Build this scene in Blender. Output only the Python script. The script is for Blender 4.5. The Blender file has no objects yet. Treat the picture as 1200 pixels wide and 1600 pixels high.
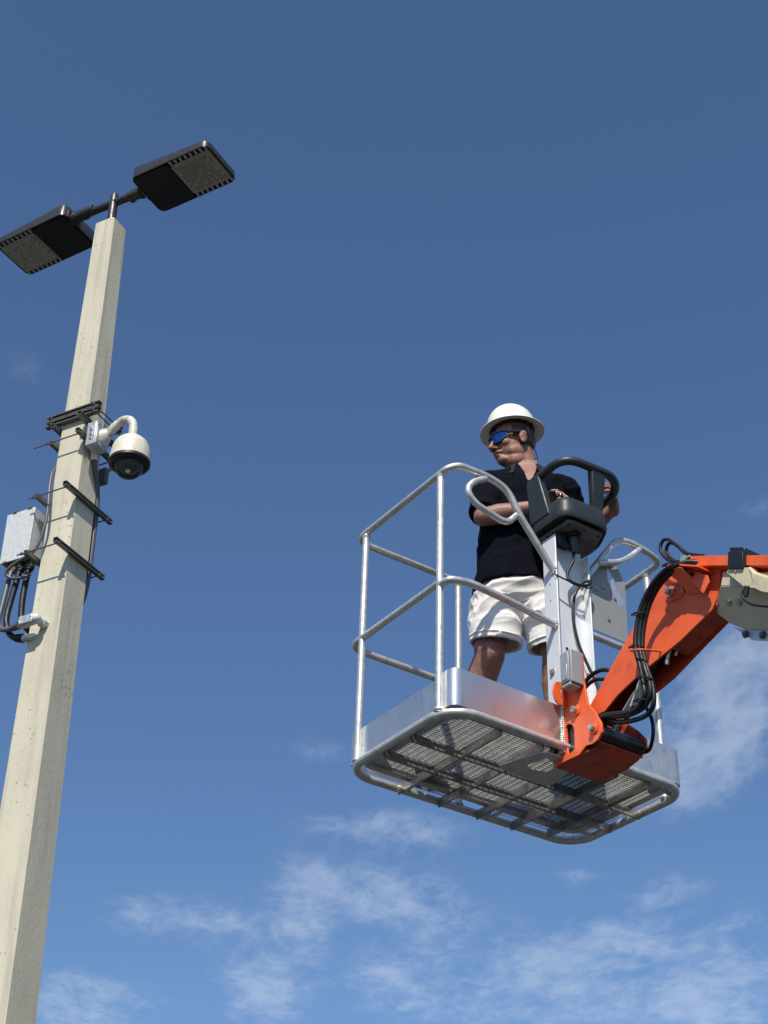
import bpy, bmesh, math, random
from math import sin, cos, pi, radians as rad, sqrt
from mathutils import Vector, Matrix, noise
V = Vector
random.seed(4)
scene = bpy.context.scene
COL = scene.collection

# ------------------------------------------------------------ camera
CAM_Z = 1.6
cam = bpy.data.cameras.new('camera'); camo = bpy.data.objects.new('camera', cam); COL.objects.link(camo)
cr = V((0.9999953, 0.0017404, -0.00252497)); cu = V((0.00306667, -0.56751886, 0.82335469)); cw = V((0, 0.82335856, 0.56752153))
camo.matrix_world = Matrix(((cr.x, cu.x, -cw.x, 0), (cr.y, cu.y, -cw.y, 0), (cr.z, cu.z, -cw.z, CAM_Z), (0, 0, 0, 1)))
cam.sensor_fit = 'VERTICAL'; cam.sensor_height = 36.0; cam.lens = 2376.3 / 1600 * 36.0
cam.clip_start = 0.05; cam.clip_end = 5000
scene.camera = camo
scene.render.resolution_x = 768; scene.render.resolution_y = 1024

# ------------------------------------------------------------ light
SUN = V((-0.095, -0.648, 0.755)).normalized()
sun = bpy.data.lights.new('sun', 'SUN'); sun.energy = 5.0; sun.angle = rad(0.53); sun.color = (1.0, 0.95, 0.86)
suno = bpy.data.objects.new('sun', sun); COL.objects.link(suno)
suno.rotation_euler = SUN.to_track_quat('Z', 'Y').to_euler(); suno.location = (-5, -20, 30)

world = bpy.data.worlds.new('World'); scene.world = world; world.use_nodes = True
nt = world.node_tree; N = nt.nodes; L = nt.links
for n in list(N): N.remove(n)
def nd(t, **k):
    n = N.new(t)
    for a, b in k.items(): setattr(n, a, b)
    return n
def mth(op, a, b=None, c=None, clamp=False, T=None):
    nn, ll = (T.nodes, T.links) if T else (N, L)
    n = nn.new('ShaderNodeMath'); n.operation = op; n.use_clamp = clamp
    for i, x in enumerate((a, b, c)):
        if x is None: continue
        if isinstance(x, (int, float)): n.inputs[i].default_value = x
        else: ll.new(x, n.inputs[i])
    return n.outputs[0]
sky = nd('ShaderNodeTexSky', sky_type='NISHITA'); sky.sun_disc = False
sky.sun_elevation = math.asin(SUN.z); sky.sun_rotation = rad(188.3)
sky.air_density = 1.0; sky.dust_density = 0.6; sky.ozone_density = 2.2
geo = nd('ShaderNodeTexCoord')
sep = nd('ShaderNodeSeparateXYZ'); L.new(geo.outputs['Generated'], sep.inputs[0])
# high thin cloud sheet: direction projected on a level plane, so it thins towards the zenith
zz = mth('MAXIMUM', sep.outputs[2], 0.05)
cx = mth('DIVIDE', sep.outputs[0], zz); cy = mth('DIVIDE', sep.outputs[1], zz)
cmb = nd('ShaderNodeCombineXYZ'); L.new(cx, cmb.inputs[0]); L.new(cy, cmb.inputs[1])
def cloud_noise(scale, detail, rough, dist, off, stretch=(1, 1, 1), rot=0):
    mp = nd('ShaderNodeMapping'); mp.inputs['Location'].default_value = off; mp.inputs['Scale'].default_value = stretch
    mp.inputs['Rotation'].default_value = (0, 0, rot)
    L.new(cmb.outputs[0], mp.inputs[0])
    t = nd('ShaderNodeTexNoise'); t.inputs['Scale'].default_value = scale; t.inputs['Detail'].default_value = detail
    t.inputs['Roughness'].default_value = rough; t.inputs['Distortion'].default_value = dist
    L.new(mp.outputs[0], t.inputs['Vector']); return t.outputs['Fac']
nA = cloud_noise(6.0, 9, 0.60, 0.6, (3.1, 1.7, 0), (1.0, 0.7, 1), 0.5)
nC = cloud_noise(38.0, 5, 0.65, 0.5, (7.4, 2.0, 0), (0.8, 0.5, 1), 0.6)
nB = cloud_noise(17.0, 7, 0.64, 0.5, (0.4, 5.0, 0), (1.0, 0.55, 1), 0.55)
def ramp(x, a, b):
    m = nd('ShaderNodeMapRange'); m.interpolation_type = 'SMOOTHSTEP'
    m.inputs['From Min'].default_value = a; m.inputs['From Max'].default_value = b
    L.new(x, m.inputs['Value']); return m.outputs['Result']
tex = mth('ADD', mth('ADD', mth('MULTIPLY', nA, 0.46), mth('MULTIPLY', nB, 0.36)), mth('MULTIPLY', nC, 0.18))
# where on that sheet the cloud patches lie: (x/z, y/z, radius x, radius y, amount)
PATCHES = [(-0.076, 2.364, 0.063, 0.059, 0.6), (0.02, 2.391, 0.085, 0.081, 0.8), (-0.002, 2.688, 0.105, 0.147, 0.8), (0.107, 2.824, 0.085, 0.212, 0.45), (-0.174, 2.857, 0.061, 0.252, 0.8), (-0.263, 3.256, 0.082, 0.313, 0.95), (-0.14, 2.623, 0.057, 0.094, 0.6), (-0.367, 2.82, 0.134, 0.088, 0.6), (-0.66, 3.343, 0.126, 0.209, 0.95), (0.47, 1.974, 0.074, 0.224, 1.0), (0.509, 1.804, 0.052, 0.16, 0.9), (0.468, 2.192, 0.07, 0.119, 0.8), (0.545, 2.123, 0.059, 0.113, 0.6), (0.41, 3.285, 0.207, 0.249, 0.8), (0.717, 3.311, 0.167, 0.275, 0.95), (0.024, 3.172, 0.12, 0.17, 0.7), (0.138, 3.398, 0.113, 0.143, 0.6), (0.48, 2.881, 0.087, 0.146, 0.65), (0.52, 2.66, 0.052, 0.08, 0.65), (0.315, 2.973, 0.102, 0.153, 0.5), (0.682, 2.901, 0.075, 0.147, 0.4), (-0.365, 1.196, 0.033, 0.026, 0.20), (0.421, 1.44, 0.037, 0.031, 0.28), (-0.116, 2.085, 0.058, 0.04, 0.34), (-0.439, 2.717, 0.094, 0.06, 0.4), (0.339, 2.596, 0.057, 0.043, 0.4)]
acc = None
for (px, py, rx, ry, am) in PATCHES:
    dx = mth('DIVIDE', mth('SUBTRACT', cx, px), rx); dy = mth('DIVIDE', mth('SUBTRACT', cy, py), ry)
    r2 = mth('ADD', mth('MULTIPLY', dx, dx), mth('MULTIPLY', dy, dy))
    g = mth('MULTIPLY', mth('EXPONENT', mth('MULTIPLY', r2, -1.0)), am)
    acc = g if acc is None else mth('ADD', acc, g)
acc = mth('ADD', acc, 0.0, clamp=True)
thr = mth('SUBTRACT', 0.545, mth('MULTIPLY', acc, 0.20))
cl = mth('SUBTRACT', tex, thr)
cl = mth('MULTIPLY', ramp(cl, -0.055, 0.26), mth('MINIMUM', mth('MULTIPLY', acc, 1.1), 0.43))
mix = nd('ShaderNodeMix', data_type='RGBA'); L.new(cl, mix.inputs[0])
hs = nd('ShaderNodeHueSaturation'); hs.inputs['Saturation'].default_value = 1.0; hs.inputs['Value'].default_value = 1.0
tint = nd('ShaderNodeMix', data_type='RGBA'); tint.blend_type = 'MULTIPLY'; tint.inputs[0].default_value = 1.0; tint.inputs[7].default_value = (0.86, 1.03, 1.22, 1)
L.new(sky.outputs[0], hs.inputs['Color']); L.new(hs.outputs[0], tint.inputs[6]); L.new(tint.outputs[2], mix.inputs[6]); mix.inputs[7].default_value = (6.2, 7.0, 8.4, 1)
bg = nd('ShaderNodeBackground'); bg.inputs['Strength'].default_value = 0.1
L.new(mix.outputs[2], bg.inputs['Color']); wo = nd('ShaderNodeOutputWorld'); L.new(bg.outputs[0], wo.inputs['Surface'])
scene.view_settings.view_transform = 'Standard'; scene.view_settings.look = 'None'
scene.view_settings.exposure = 0.0; scene.view_settings.gamma = 1.0

# ------------------------------------------------------------ materials
def mat(name, col, rough=0.5, metal=0.0, var=0.0, vscale=8.0, col2=None, bump=0.0, bscale=60.0, rvar=0.0, stretch=(1, 1, 1), coat=0.0, spec=0.5):
    m = bpy.data.materials.new(name); m.use_nodes = True
    t = m.node_tree; b = t.nodes['Principled BSDF']
    b.inputs['Roughness'].default_value = rough; b.inputs['Metallic'].default_value = metal
    b.inputs['Specular IOR Level'].default_value = spec
    if coat: b.inputs['Coat Weight'].default_value = coat; b.inputs['Coat Roughness'].default_value = 0.15
    tc = t.nodes.new('ShaderNodeTexCoord'); mp = t.nodes.new('ShaderNodeMapping'); mp.inputs['Scale'].default_value = stretch
    t.links.new(tc.outputs['Object'], mp.inputs[0])
    n = t.nodes.new('ShaderNodeTexNoise'); n.inputs['Scale'].default_value = vscale; n.inputs['Detail'].default_value = 7; n.inputs['Roughness'].default_value = 0.6
    t.links.new(mp.outputs[0], n.inputs['Vector'])
    r = t.nodes.new('ShaderNodeMapRange'); r.inputs['From Min'].default_value = 0.3; r.inputs['From Max'].default_value = 0.7
    t.links.new(n.outputs['Fac'], r.inputs['Value'])
    mx = t.nodes.new('ShaderNodeMix'); mx.data_type = 'RGBA'
    c2 = col2 if col2 else tuple(c * (1 - var) for c in col)
    mx.inputs[6].default_value = (*c2, 1); mx.inputs[7].default_value = (*col, 1)
    t.links.new(r.outputs[0], mx.inputs[0]); t.links.new(mx.outputs[2], b.inputs['Base Color'])
    if rvar:
        rr = t.nodes.new('ShaderNodeMapRange'); rr.inputs['From Min'].default_value = 0.3; rr.inputs['From Max'].default_value = 0.7
        rr.inputs['To Min'].default_value = max(0.03, rough - rvar); rr.inputs['To Max'].default_value = min(1, rough + rvar)
        n2 = t.nodes.new('ShaderNodeTexNoise'); n2.inputs['Scale'].default_value = vscale * 1.7; n2.inputs['Detail'].default_value = 5
        t.links.new(mp.outputs[0], n2.inputs['Vector']); t.links.new(n2.outputs['Fac'], rr.inputs['Value']); t.links.new(rr.outputs[0], b.inputs['Roughness'])
    if bump:
        bn = t.nodes.new('ShaderNodeTexNoise'); bn.inputs['Scale'].default_value = bscale; bn.inputs['Detail'].default_value = 4
        t.links.new(mp.outputs[0], bn.inputs['Vector'])
        bb = t.nodes.new('ShaderNodeBump'); bb.inputs['Strength'].default_value = bump; bb.inputs['Distance'].default_value = 0.004
        t.links.new(bn.outputs['Fac'], bb.inputs['Height']); t.links.new(bb.outputs[0], b.inputs['Normal'])
    m['_mix'] = 1
    return m
def concrete():
    m = mat('concrete', (0.65, 0.595, 0.455), 0.88, var=0.24, vscale=4.0, bump=0.35, bscale=90, stretch=(1, 1, 0.35))
    t = m.node_tree; b = t.nodes['Principled BSDF']; src = b.inputs['Base Color'].links[0].from_socket
    tc = t.nodes.new('ShaderNodeTexCoord')
    def pits(scale, cut, seedoff, zs=1.0):
        mp = t.nodes.new('ShaderNodeMapping'); mp.inputs['Location'].default_value = seedoff; mp.inputs['Scale'].default_value = (1, 1, zs); t.links.new(tc.outputs['Object'], mp.inputs[0])
        v = t.nodes.new('ShaderNodeTexVoronoi'); v.inputs['Scale'].default_value = scale; t.links.new(mp.outputs[0], v.inputs['Vector'])
        s = t.nodes.new('ShaderNodeSeparateColor'); t.links.new(v.outputs['Color'], s.inputs[0])
        rad_ = mth('MULTIPLY', mth('POWER', s.outputs[0], 6.0, T=t), cut, T=t)
        return mth('LESS_THAN', v.outputs['Distance'], rad_, T=t)
    clus = t.nodes.new('ShaderNodeTexNoise'); clus.inputs['Scale'].default_value = 3.2; clus.inputs['Detail'].default_value = 3; t.links.new(tc.outputs['Object'], clus.inputs['Vector'])
    cm = t.nodes.new('ShaderNodeMapRange'); cm.inputs['From Min'].default_value = 0.47; cm.inputs['From Max'].default_value = 0.55; t.links.new(clus.outputs['Fac'], cm.inputs['Value'])
    p = mth('MAXIMUM', mth('MULTIPLY', pits(60, 0.42, (0, 0, 0)), cm.outputs[0], T=t), pits(24, 0.15, (3, 1, 2)), T=t)
    mx = t.nodes.new('ShaderNodeMix'); mx.data_type = 'RGBA'; t.links.new(mth('MULTIPLY', p, 0.6, T=t), mx.inputs[0]); t.links.new(src, mx.inputs[6]); mx.inputs[7].default_value = (0.17, 0.14, 0.10, 1)
    # vertical water streaks
    mp = t.nodes.new('ShaderNodeMapping'); mp.inputs['Scale'].default_value = (26, 26, 1.2); t.links.new(tc.outputs['Object'], mp.inputs[0])
    sn = t.nodes.new('ShaderNodeTexNoise'); sn.inputs['Scale'].default_value = 1.0; sn.inputs['Detail'].default_value = 5; t.links.new(mp.outputs[0], sn.inputs['Vector'])
    sr = t.nodes.new('ShaderNodeMapRange'); sr.inputs['From Min'].default_value = 0.50; sr.inputs['From Max'].default_value = 0.75; sr.inputs['To Max'].default_value = 0.55; t.links.new(sn.outputs['Fac'], sr.inputs['Value'])
    m2 = t.nodes.new('ShaderNodeMix'); m2.data_type = 'RGBA'; t.links.new(sr.outputs[0], m2.inputs[0]); t.links.new(mx.outputs[2], m2.inputs[6]); m2.inputs[7].default_value = (0.30, 0.27, 0.21, 1)
    t.links.new(m2.outputs[2], b.inputs['Base Color'])
    return m
M = {}
M['concrete'] = concrete()
M['alu'] = mat('aluminium_tube', (0.74, 0.73, 0.69), 0.42, 0.65, var=0.25, vscale=22, rvar=0.10, bump=0.10, bscale=120)
M['alu_sheet'] = mat('aluminium_sheet', (0.74, 0.74, 0.73), 0.30, 0.85, var=0.10, vscale=9, rvar=0.05, bump=0.02, bscale=6, stretch=(1, 1, 0.4))
M['alu_dull'] = mat('dull_aluminium', (0.66, 0.67, 0.68), 0.48, 0.75, var=0.22, vscale=12, rvar=0.12, bump=0.1, bscale=60)
M['alu_dark'] = mat('grimy_aluminium', (0.30, 0.295, 0.285), 0.34, 0.75, var=0.45, vscale=26, rvar=0.14, bump=0.15, bscale=90)
M['mesh_alu'] = mat('mesh_aluminium', (0.56, 0.55, 0.52), 0.36, 0.6, var=0.3, vscale=20, rvar=0.12)
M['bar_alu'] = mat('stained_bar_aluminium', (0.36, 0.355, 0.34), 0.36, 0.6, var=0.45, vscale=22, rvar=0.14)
M['galv'] = mat('galvanised_steel', (0.66, 0.67, 0.66), 0.58, 0.15, var=0.26, vscale=60, rvar=0.12, bump=0.08, bscale=40)
M['galv_dark'] = mat('weathered_steel', (0.19, 0.185, 0.17), 0.55, 0.5, var=0.4, vscale=40, rvar=0.15)
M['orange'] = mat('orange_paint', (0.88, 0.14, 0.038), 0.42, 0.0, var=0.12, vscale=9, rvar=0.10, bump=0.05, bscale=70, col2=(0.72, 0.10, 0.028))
M['orange_shaded_worn'] = mat('shaded_worn_orange_paint', (0.62, 0.080, 0.026), 0.5, 0.0, vscale=22, rvar=0.12, bump=0.1, bscale=60, col2=(0.40, 0.05, 0.02))  # shade of undersides and inner plates put into the orange, with worn grime
def grime(m, dark, amt, scale=14, thr=(0.56, 0.72), st=(1, 1, 1)):
    t = m.node_tree; b = t.nodes['Principled BSDF']; src = b.inputs['Base Color'].links[0].from_socket
    tc = t.nodes.new('ShaderNodeTexCoord'); mp = t.nodes.new('ShaderNodeMapping'); mp.inputs['Scale'].default_value = st; mp.inputs['Location'].default_value = (5.2, 1.3, 2.2); t.links.new(tc.outputs['Object'], mp.inputs[0])
    n = t.nodes.new('ShaderNodeTexNoise'); n.inputs['Scale'].default_value = scale; n.inputs['Detail'].default_value = 9; n.inputs['Roughness'].default_value = 0.68; t.links.new(mp.outputs[0], n.inputs['Vector'])
    r = t.nodes.new('ShaderNodeMapRange'); r.inputs['From Min'].default_value = thr[0]; r.inputs['From Max'].default_value = thr[1]; r.inputs['To Max'].default_value = amt; t.links.new(n.outputs['Fac'], r.inputs['Value'])
    mx = t.nodes.new('ShaderNodeMix'); mx.data_type = 'RGBA'; t.links.new(r.outputs[0], mx.inputs[0]); t.links.new(src, mx.inputs[6]); mx.inputs[7].default_value = (*dark, 1)
    t.links.new(mx.outputs[2], b.inputs['Base Color'])
grime(M['orange'], (0.16, 0.05, 0.03), 0.5, 11); grime(M['orange'], (0.75, 0.45, 0.33), 0.7, 60, (0.66, 0.70), (1, 1, 0.25)); grime(M['orange_shaded_worn'], (0.05, 0.02, 0.015), 0.8, 13, (0.52, 0.66))
grime(M['alu'], (0.25, 0.24, 0.21), 0.6, 30, (0.56, 0.68)); grime(M['alu_sheet'], (0.30, 0.29, 0.27), 0.4, 12, (0.54, 0.7), (1, 1, 0.3)); grime(M['alu_dull'], (0.22, 0.21, 0.19), 0.5, 18)
M['cream'] = mat('cream_paint', (0.62, 0.54, 0.36), 0.42, 0.0, var=0.10, vscale=9, rvar=0.1)
M['black'] = mat('black_paint', (0.018, 0.019, 0.024), 0.32, 0.0, var=0.3, vscale=15)
M['rubber'] = mat('black_rubber', (0.012, 0.0125, 0.015), 0.48, 0.0, var=0.4, vscale=24, spec=0.4, rvar=0.12)
M['lamp_metal'] = mat('dark_bronze_paint', (0.05, 0.046, 0.042), 0.38, 0.2, var=0.25, vscale=20, rvar=0.08)
M['lamp_under'] = mat('lamp_underside_paint', (0.012, 0.012, 0.020), 0.5, 0.0, var=0.2, vscale=20)
grime(M['cream'], (0.20, 0.16, 0.10), 0.5, 16)
M['lens'] = mat('led_cover', (0.46, 0.45, 0.37), 0.35, 0.0, var=0.1, vscale=40)
M['led'] = mat('led_lens', (0.62, 0.62, 0.54), 0.2, 0.0, var=0.2, vscale=90)
M['led_dark'] = mat('led_dark', (0.09, 0.09, 0.075), 0.3, 0.0)
M['plastic'] = mat('charcoal_plastic', (0.026, 0.032, 0.034), 0.45, 0.0, var=0.2, vscale=12, rvar=0.08, bump=0.04, bscale=300)
M['housing'] = mat('camera_white_paint', (0.76, 0.72, 0.60), 0.42, 0.0, vscale=16, col2=(0.60, 0.54, 0.40), rvar=0.08)
grime(M['housing'], (0.30, 0.22, 0.10), 0.6, 22, (0.54, 0.70), (1, 1, 0.45))
M['arm_white'] = mat('stained_white_paint', (0.74, 0.73, 0.68), 0.42, 0.0, vscale=30, col2=(0.50, 0.45, 0.34))
M['trim'] = mat('camera_trim', (0.014, 0.015, 0.022), 0.45, 0.0)
M['panel_alu'] = mat('weathered_panel', (0.33, 0.325, 0.31), 0.55, 0.25, var=0.15, vscale=10, rvar=0.08)
M['steel'] = mat('zinc_bolt', (0.62, 0.58, 0.50), 0.35, 0.8, var=0.3, vscale=60)
M['box_grey'] = mat('grey_enclosure', (0.33, 0.34, 0.34), 0.45, 0.1, var=0.12, vscale=30)
M['conduit'] = mat('grey_conduit', (0.115, 0.115, 0.115), 0.42, 0.0, var=0.2, vscale=15)
M['skin'] = mat('skin', (0.33, 0.165, 0.118), 0.55, 0.0, vscale=28, col2=(0.235, 0.10, 0.072), bump=0.3, bscale=150)
M['lip'] = mat('lip_skin', (0.34, 0.12, 0.09), 0.45, 0.0, var=0.1)
M['mouth'] = mat('mouth_inside', (0.05, 0.014, 0.012), 0.6, 0.0)
M['hair'] = mat('short_grey_hair', (0.085, 0.068, 0.058), 0.8, 0.0, var=0.5, vscale=220, bump=0.6, bscale=320)
M['shirt'] = mat('black_knit', (0.0045, 0.0052, 0.010), 0.95, 0.0, var=0.25, vscale=10, bump=0.25, bscale=420, spec=0.08)
M['collar'] = mat('ribbed_collar', (0.014, 0.014, 0.020), 0.8, 0.0, var=0.2, vscale=20, bump=0.3, bscale=300, spec=0.3)
M['shorts'] = mat('stone_cotton', (0.74, 0.70, 0.66), 0.9, 0.0, var=0.08, vscale=16, bump=0.25, bscale=380, spec=0.2)
M['shoe'] = mat('shoe_leather', (0.05, 0.04, 0.035), 0.6, 0.0, var=0.3)
M['sole'] = mat('shoe_sole', (0.03, 0.03, 0.03), 0.7, 0.0)
M['sock'] = mat('sock_cotton', (0.6, 0.6, 0.58), 0.9, 0.0)
M['hat'] = mat('white_hard_hat', (0.80, 0.78, 0.69), 0.35, 0.0, var=0.06, vscale=20, coat=0.15)
M['hatband'] = mat('hat_lining', (0.016, 0.016, 0.02), 0.7, 0.0)
M['glasses'] = mat('sunglass_frame', (0.02, 0.03, 0.06), 0.25, 0.0)
M['glass_blue'] = mat('mirrored_blue_lens', (0.035, 0.17, 0.42), 0.08, 0.85, vscale=30, col2=(0.01, 0.05, 0.16))
M['knob'] = mat('joystick_boot', (0.02, 0.02, 0.02), 0.35, 0.0)
M['chrome'] = mat('chrome', (0.85, 0.85, 0.85), 0.12, 1.0)
M['asphalt'] = mat('asphalt', (0.05, 0.049, 0.047), 0.9, 0.0, var=0.25, vscale=3, bump=0.3, bscale=60)
M['grass'] = mat('grass_ground', (0.045, 0.055, 0.022), 0.95, 0.0, var=0.4, vscale=0.4)
grime(M['arm_white'], (0.22, 0.17, 0.09), 0.75, 30, (0.50, 0.64)); grime(M['skin'], (0.19, 0.075, 0.055), 0.6, 45, (0.5, 0.65)); grime(M['shorts'], (0.50, 0.45, 0.39), 0.4, 9)
# clear camera bubble
mg = bpy.data.materials.new('clear_dome'); mg.use_nodes = True; b = mg.node_tree.nodes['Principled BSDF']
b.inputs['Base Color'].default_value = (0.66, 0.66, 0.64, 1); b.inputs['Roughness'].default_value = 0.06; b.inputs['Transmission Weight'].default_value = 0.92; b.inputs['IOR'].default_value = 1.16
M['bubble'] = mg

# ------------------------------------------------------------ mesh builder
class MB:
    def __init__(s): s.v = []; s.f = []
    def add(s, vs, fs):
        o = len(s.v); s.v += [tuple(v) for v in vs]; s.f += [tuple(i + o for i in f) for f in fs]; return s
    def box(s, a, b):
        x0, y0, z0 = a; x1, y1, z1 = b
        vs = [(x0, y0, z0), (x1, y0, z0), (x1, y1, z0), (x0, y1, z0), (x0, y0, z1), (x1, y0, z1), (x1, y1, z1), (x0, y1, z1)]
        return s.add(vs, [(0, 3, 2, 1), (4, 5, 6, 7), (0, 1, 5, 4), (1, 2, 6, 5), (2, 3, 7, 6), (3, 0, 4, 7)])
    def obox(s, c, size, mat3):
        c = V(c); h = [x / 2 for x in size]; vs = []
        for sx, sy, sz in [(-1, -1, -1), (1, -1, -1), (1, 1, -1), (-1, 1, -1), (-1, -1, 1), (1, -1, 1), (1, 1, 1), (-1, 1, 1)]:
            vs.append(c + mat3 @ V((sx * h[0], sy * h[1], sz * h[2])))
        return s.add(vs, [(0, 3, 2, 1), (4, 5, 6, 7), (0, 1, 5, 4), (1, 2, 6, 5), (2, 3, 7, 6), (3, 0, 4, 7)])
    def prism(s, poly, ax, a, b):
        """poly in the two other axes (in order), extruded along axis ax from a to b"""
        def mk(p, w):
            q = list(p); q.insert(ax, w); return q
        n = len(poly); vs = [mk(p, a) for p in poly] + [mk(p, b) for p in poly]
        fs = [tuple(range(n)), tuple(range(2 * n - 1, n - 1, -1))] + [(i, i + n, (i + 1) % n + n, (i + 1) % n) for i in range(n)]
        return s.add(vs, fs)
    def tube(s, pts, r, n=14, smooth=0, cap=True, closed=False):
        pts = [V(p) for p in pts]
        if smooth: pts = catmull(pts, smooth, closed)
        m = len(pts); rs = r if isinstance(r, (list, tuple)) else [r] * m
        if len(rs) != m:
            k = len(rs) - 1; rs = [lerp_list(rs, i / (m - 1) * k) for i in range(m)]
        T = []
        for i in range(m):
            a = pts[i - 1] if (i > 0 or closed) else pts[i]; b_ = pts[(i + 1) % m] if (i < m - 1 or closed) else pts[i]
            T.append((b_ - a).normalized())
        u = T[0].orthogonal().normalized(); rings = []
        for i in range(m):
            u = (u - T[i] * u.dot(T[i])); u = u.normalized() if u.length > 1e-6 else T[i].orthogonal().normalized()
            w = T[i].cross(u)
            rings.append([pts[i] + (u * cos(2 * pi * k / n) + w * sin(2 * pi * k / n)) * rs[i] for k in range(n)])
        return s.rings(rings, cap and not closed, closed)
    def rings(s, rings, cap=True, closed=False):
        n = len(rings[0]); m = len(rings); vs = [p for r in rings for p in r]; fs = []
        for i in range(m if closed else m - 1):
            j = (i + 1) % m
            for k in range(n): fs.append((i * n + k, i * n + (k + 1) % n, j * n + (k + 1) % n, j * n + k))
        if cap: fs.append(tuple(range(n - 1, -1, -1))); fs.append(tuple((m - 1) * n + k for k in range(n)))
        return s.add(vs, fs)
    def cyl(s, a, b, r, n=20, r2=None): return s.tube([a, b], [r, r2 if r2 is not None else r], n)
    def bolt(s, c, ax, r=0.009, h=0.008):
        c = V(c); ax = V(ax).normalized(); s.tube([c, c + ax * h * 0.35], r * 1.5, 16); return s.tube([c + ax * h * 0.3, c + ax * h], r, 6)
    def sphere(s, c, r, nu=20, nv=12, mat3=None):
        c = V(c); rr = r if isinstance(r, (tuple, list)) else (r, r, r); vs = []; fs = []
        for i in range(nv + 1):
            th = pi * i / nv
            for k in range(nu):
                p = V((rr[0] * sin(th) * cos(2 * pi * k / nu), rr[1] * sin(th) * sin(2 * pi * k / nu), rr[2] * cos(th)))
                vs.append(c + (mat3 @ p if mat3 else p))
        for i in range(nv):
            for k in range(nu): fs.append((i * nu + k, (i + 1) * nu + k, (i + 1) * nu + (k + 1) % nu, i * nu + (k + 1) % nu))
        return s.add(vs, fs)
    def lathe(s, prof, c, axis=(0, 0, 1), n=40, sx=1, sy=1, mat3=None):
        c = V(c); R_ = mat3 if mat3 else V(axis).to_track_quat('Z', 'Y').to_matrix()
        rings = [[c + R_ @ V((r * cos(2 * pi * k / n) * sx, r * sin(2 * pi * k / n) * sy, z)) for k in range(n)] for r, z in prof]
        return s.rings(rings, False)
def lerp_list(l, t):
    i = min(int(t), len(l) - 2); f = t - i; return l[i] * (1 - f) + l[i + 1] * f
def catmull(P, k, closed=False):
    out = []; n = len(P)
    for i in range(n if closed else n - 1):
        p0 = P[i - 1] if (i > 0 or closed) else P[0] * 2 - P[1]; p1 = P[i]; p2 = P[(i + 1) % n]
        p3 = P[(i + 2) % n] if (i + 2 < n or closed) else P[-1] * 2 - P[-2]
        for j in range(k):
            t = j / k; out.append(0.5 * (2 * p1 + (p2 - p0) * t + (2 * p0 - 5 * p1 + 4 * p2 - p3) * t * t + (3 * p1 - p0 - 3 * p2 + p3) * t ** 3))
    if not closed: out.append(P[-1].copy())
    return out
def fillet(P, r, k=8):
    """polyline with rounded corners"""
    P = [V(p) for p in P]; rs = r if isinstance(r, (list, tuple)) else [r] * len(P); out = [P[0]]
    for i in range(1, len(P) - 1):
        a, b_, c = P[i - 1], P[i], P[i + 1]; d1 = (a - b_); d2 = (c - b_)
        q = min(rs[i], d1.length * 0.49, d2.length * 0.49); s0 = b_ + d1.normalized() * q; s1 = b_ + d2.normalized() * q
        for j in range(k + 1):
            t = j / k; out.append((1 - t) ** 2 * s0 + 2 * t * (1 - t) * b_ + t * t * s1)
    out.append(P[-1]); return out

# ------------------------------------------------------------ things and parts
OFF = {}
def thing(name, label, cat, frame, loc=(0, 0, 0), group=None):
    o = bpy.data.objects.new(name, None); COL.objects.link(o)
    o.matrix_world = frame @ Matrix.Translation(V(loc)); o.empty_display_size = 0.1
    o['label'] = label; o['category'] = cat
    if group: o['group'] = group
    OFF[o] = V(loc); return o
def mesh_from(mb, off=V((0, 0, 0)), name='m'):
    me = bpy.data.meshes.new(name); me.from_pydata([V(v) - off for v in mb.v], [], mb.f)
    bm = bmesh.new(); bm.from_mesh(me); bmesh.ops.recalc_face_normals(bm, faces=bm.faces); bm.to_mesh(me); bm.free()
    return me
def part(name, mb, m, parent=None, **kw):
    if name in SPLIT:
        ps = pieces(mb)
        if len(ps) > 1: return [part1(name, q, m, parent, **kw) for q in ps][0]
    return part1(name, mb, m, parent, **kw)
def part1(name, mb, m, parent=None, bevel=0.0, angle=38, label=None, remesh=0, smooth=0, disp=None, frame=None):
    off = OFF.get(parent, V((0, 0, 0)))
    me = mesh_from(mb, off, name); o = bpy.data.objects.new(name, me); COL.objects.link(o)
    if remesh:
        md = o.modifiers.new('r', 'REMESH'); md.mode = 'VOXEL'; md.voxel_size = remesh
        if smooth: sm = o.modifiers.new('s', 'SMOOTH'); sm.factor = 0.5; sm.iterations = smooth
        dg = bpy.context.evaluated_depsgraph_get(); me2 = bpy.data.meshes.new_from_object(o.evaluated_get(dg))
        o.modifiers.clear(); o.data = me2; me = me2
        if disp:
            nm = [v.normal.copy() for v in me.vertices]
            for v, n_ in zip(me.vertices, nm):
                d = disp(v.co + off, n_)
                v.co += d if isinstance(d, Vector) else n_ * d
    me.materials.append(M[m]); me.polygons.foreach_set('use_smooth', [True] * len(me.polygons))
    if not remesh: me.set_sharp_from_angle(angle=rad(angle))
    if bevel:
        b_ = o.modifiers.new('bevel', 'BEVEL'); b_.width = bevel; b_.segments = 2; b_.limit_method = 'ANGLE'; b_.angle_limit = rad(40)
    if parent is not None: o.parent = parent; OFF[o] = off
    elif frame is not None: o.matrix_world = frame
    if label: o['label'] = label
    return o
I4 = Matrix.Identity(4)
SPLIT = {'bolt', 'screw', 'cooling_fin', 'pin_boss', 'pivot_pin', 'latch', 'cable_tie', 'corner_plate', 'frame_stub', 'shirt_button', 'steel_line', 'hydraulic_fitting', 'cable_gland', 'ear_hollow', 'lip', 'jib_web', 'weld_seam', 'hose_clamp', 'cylinder_collar', 'fitting'}
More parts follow.
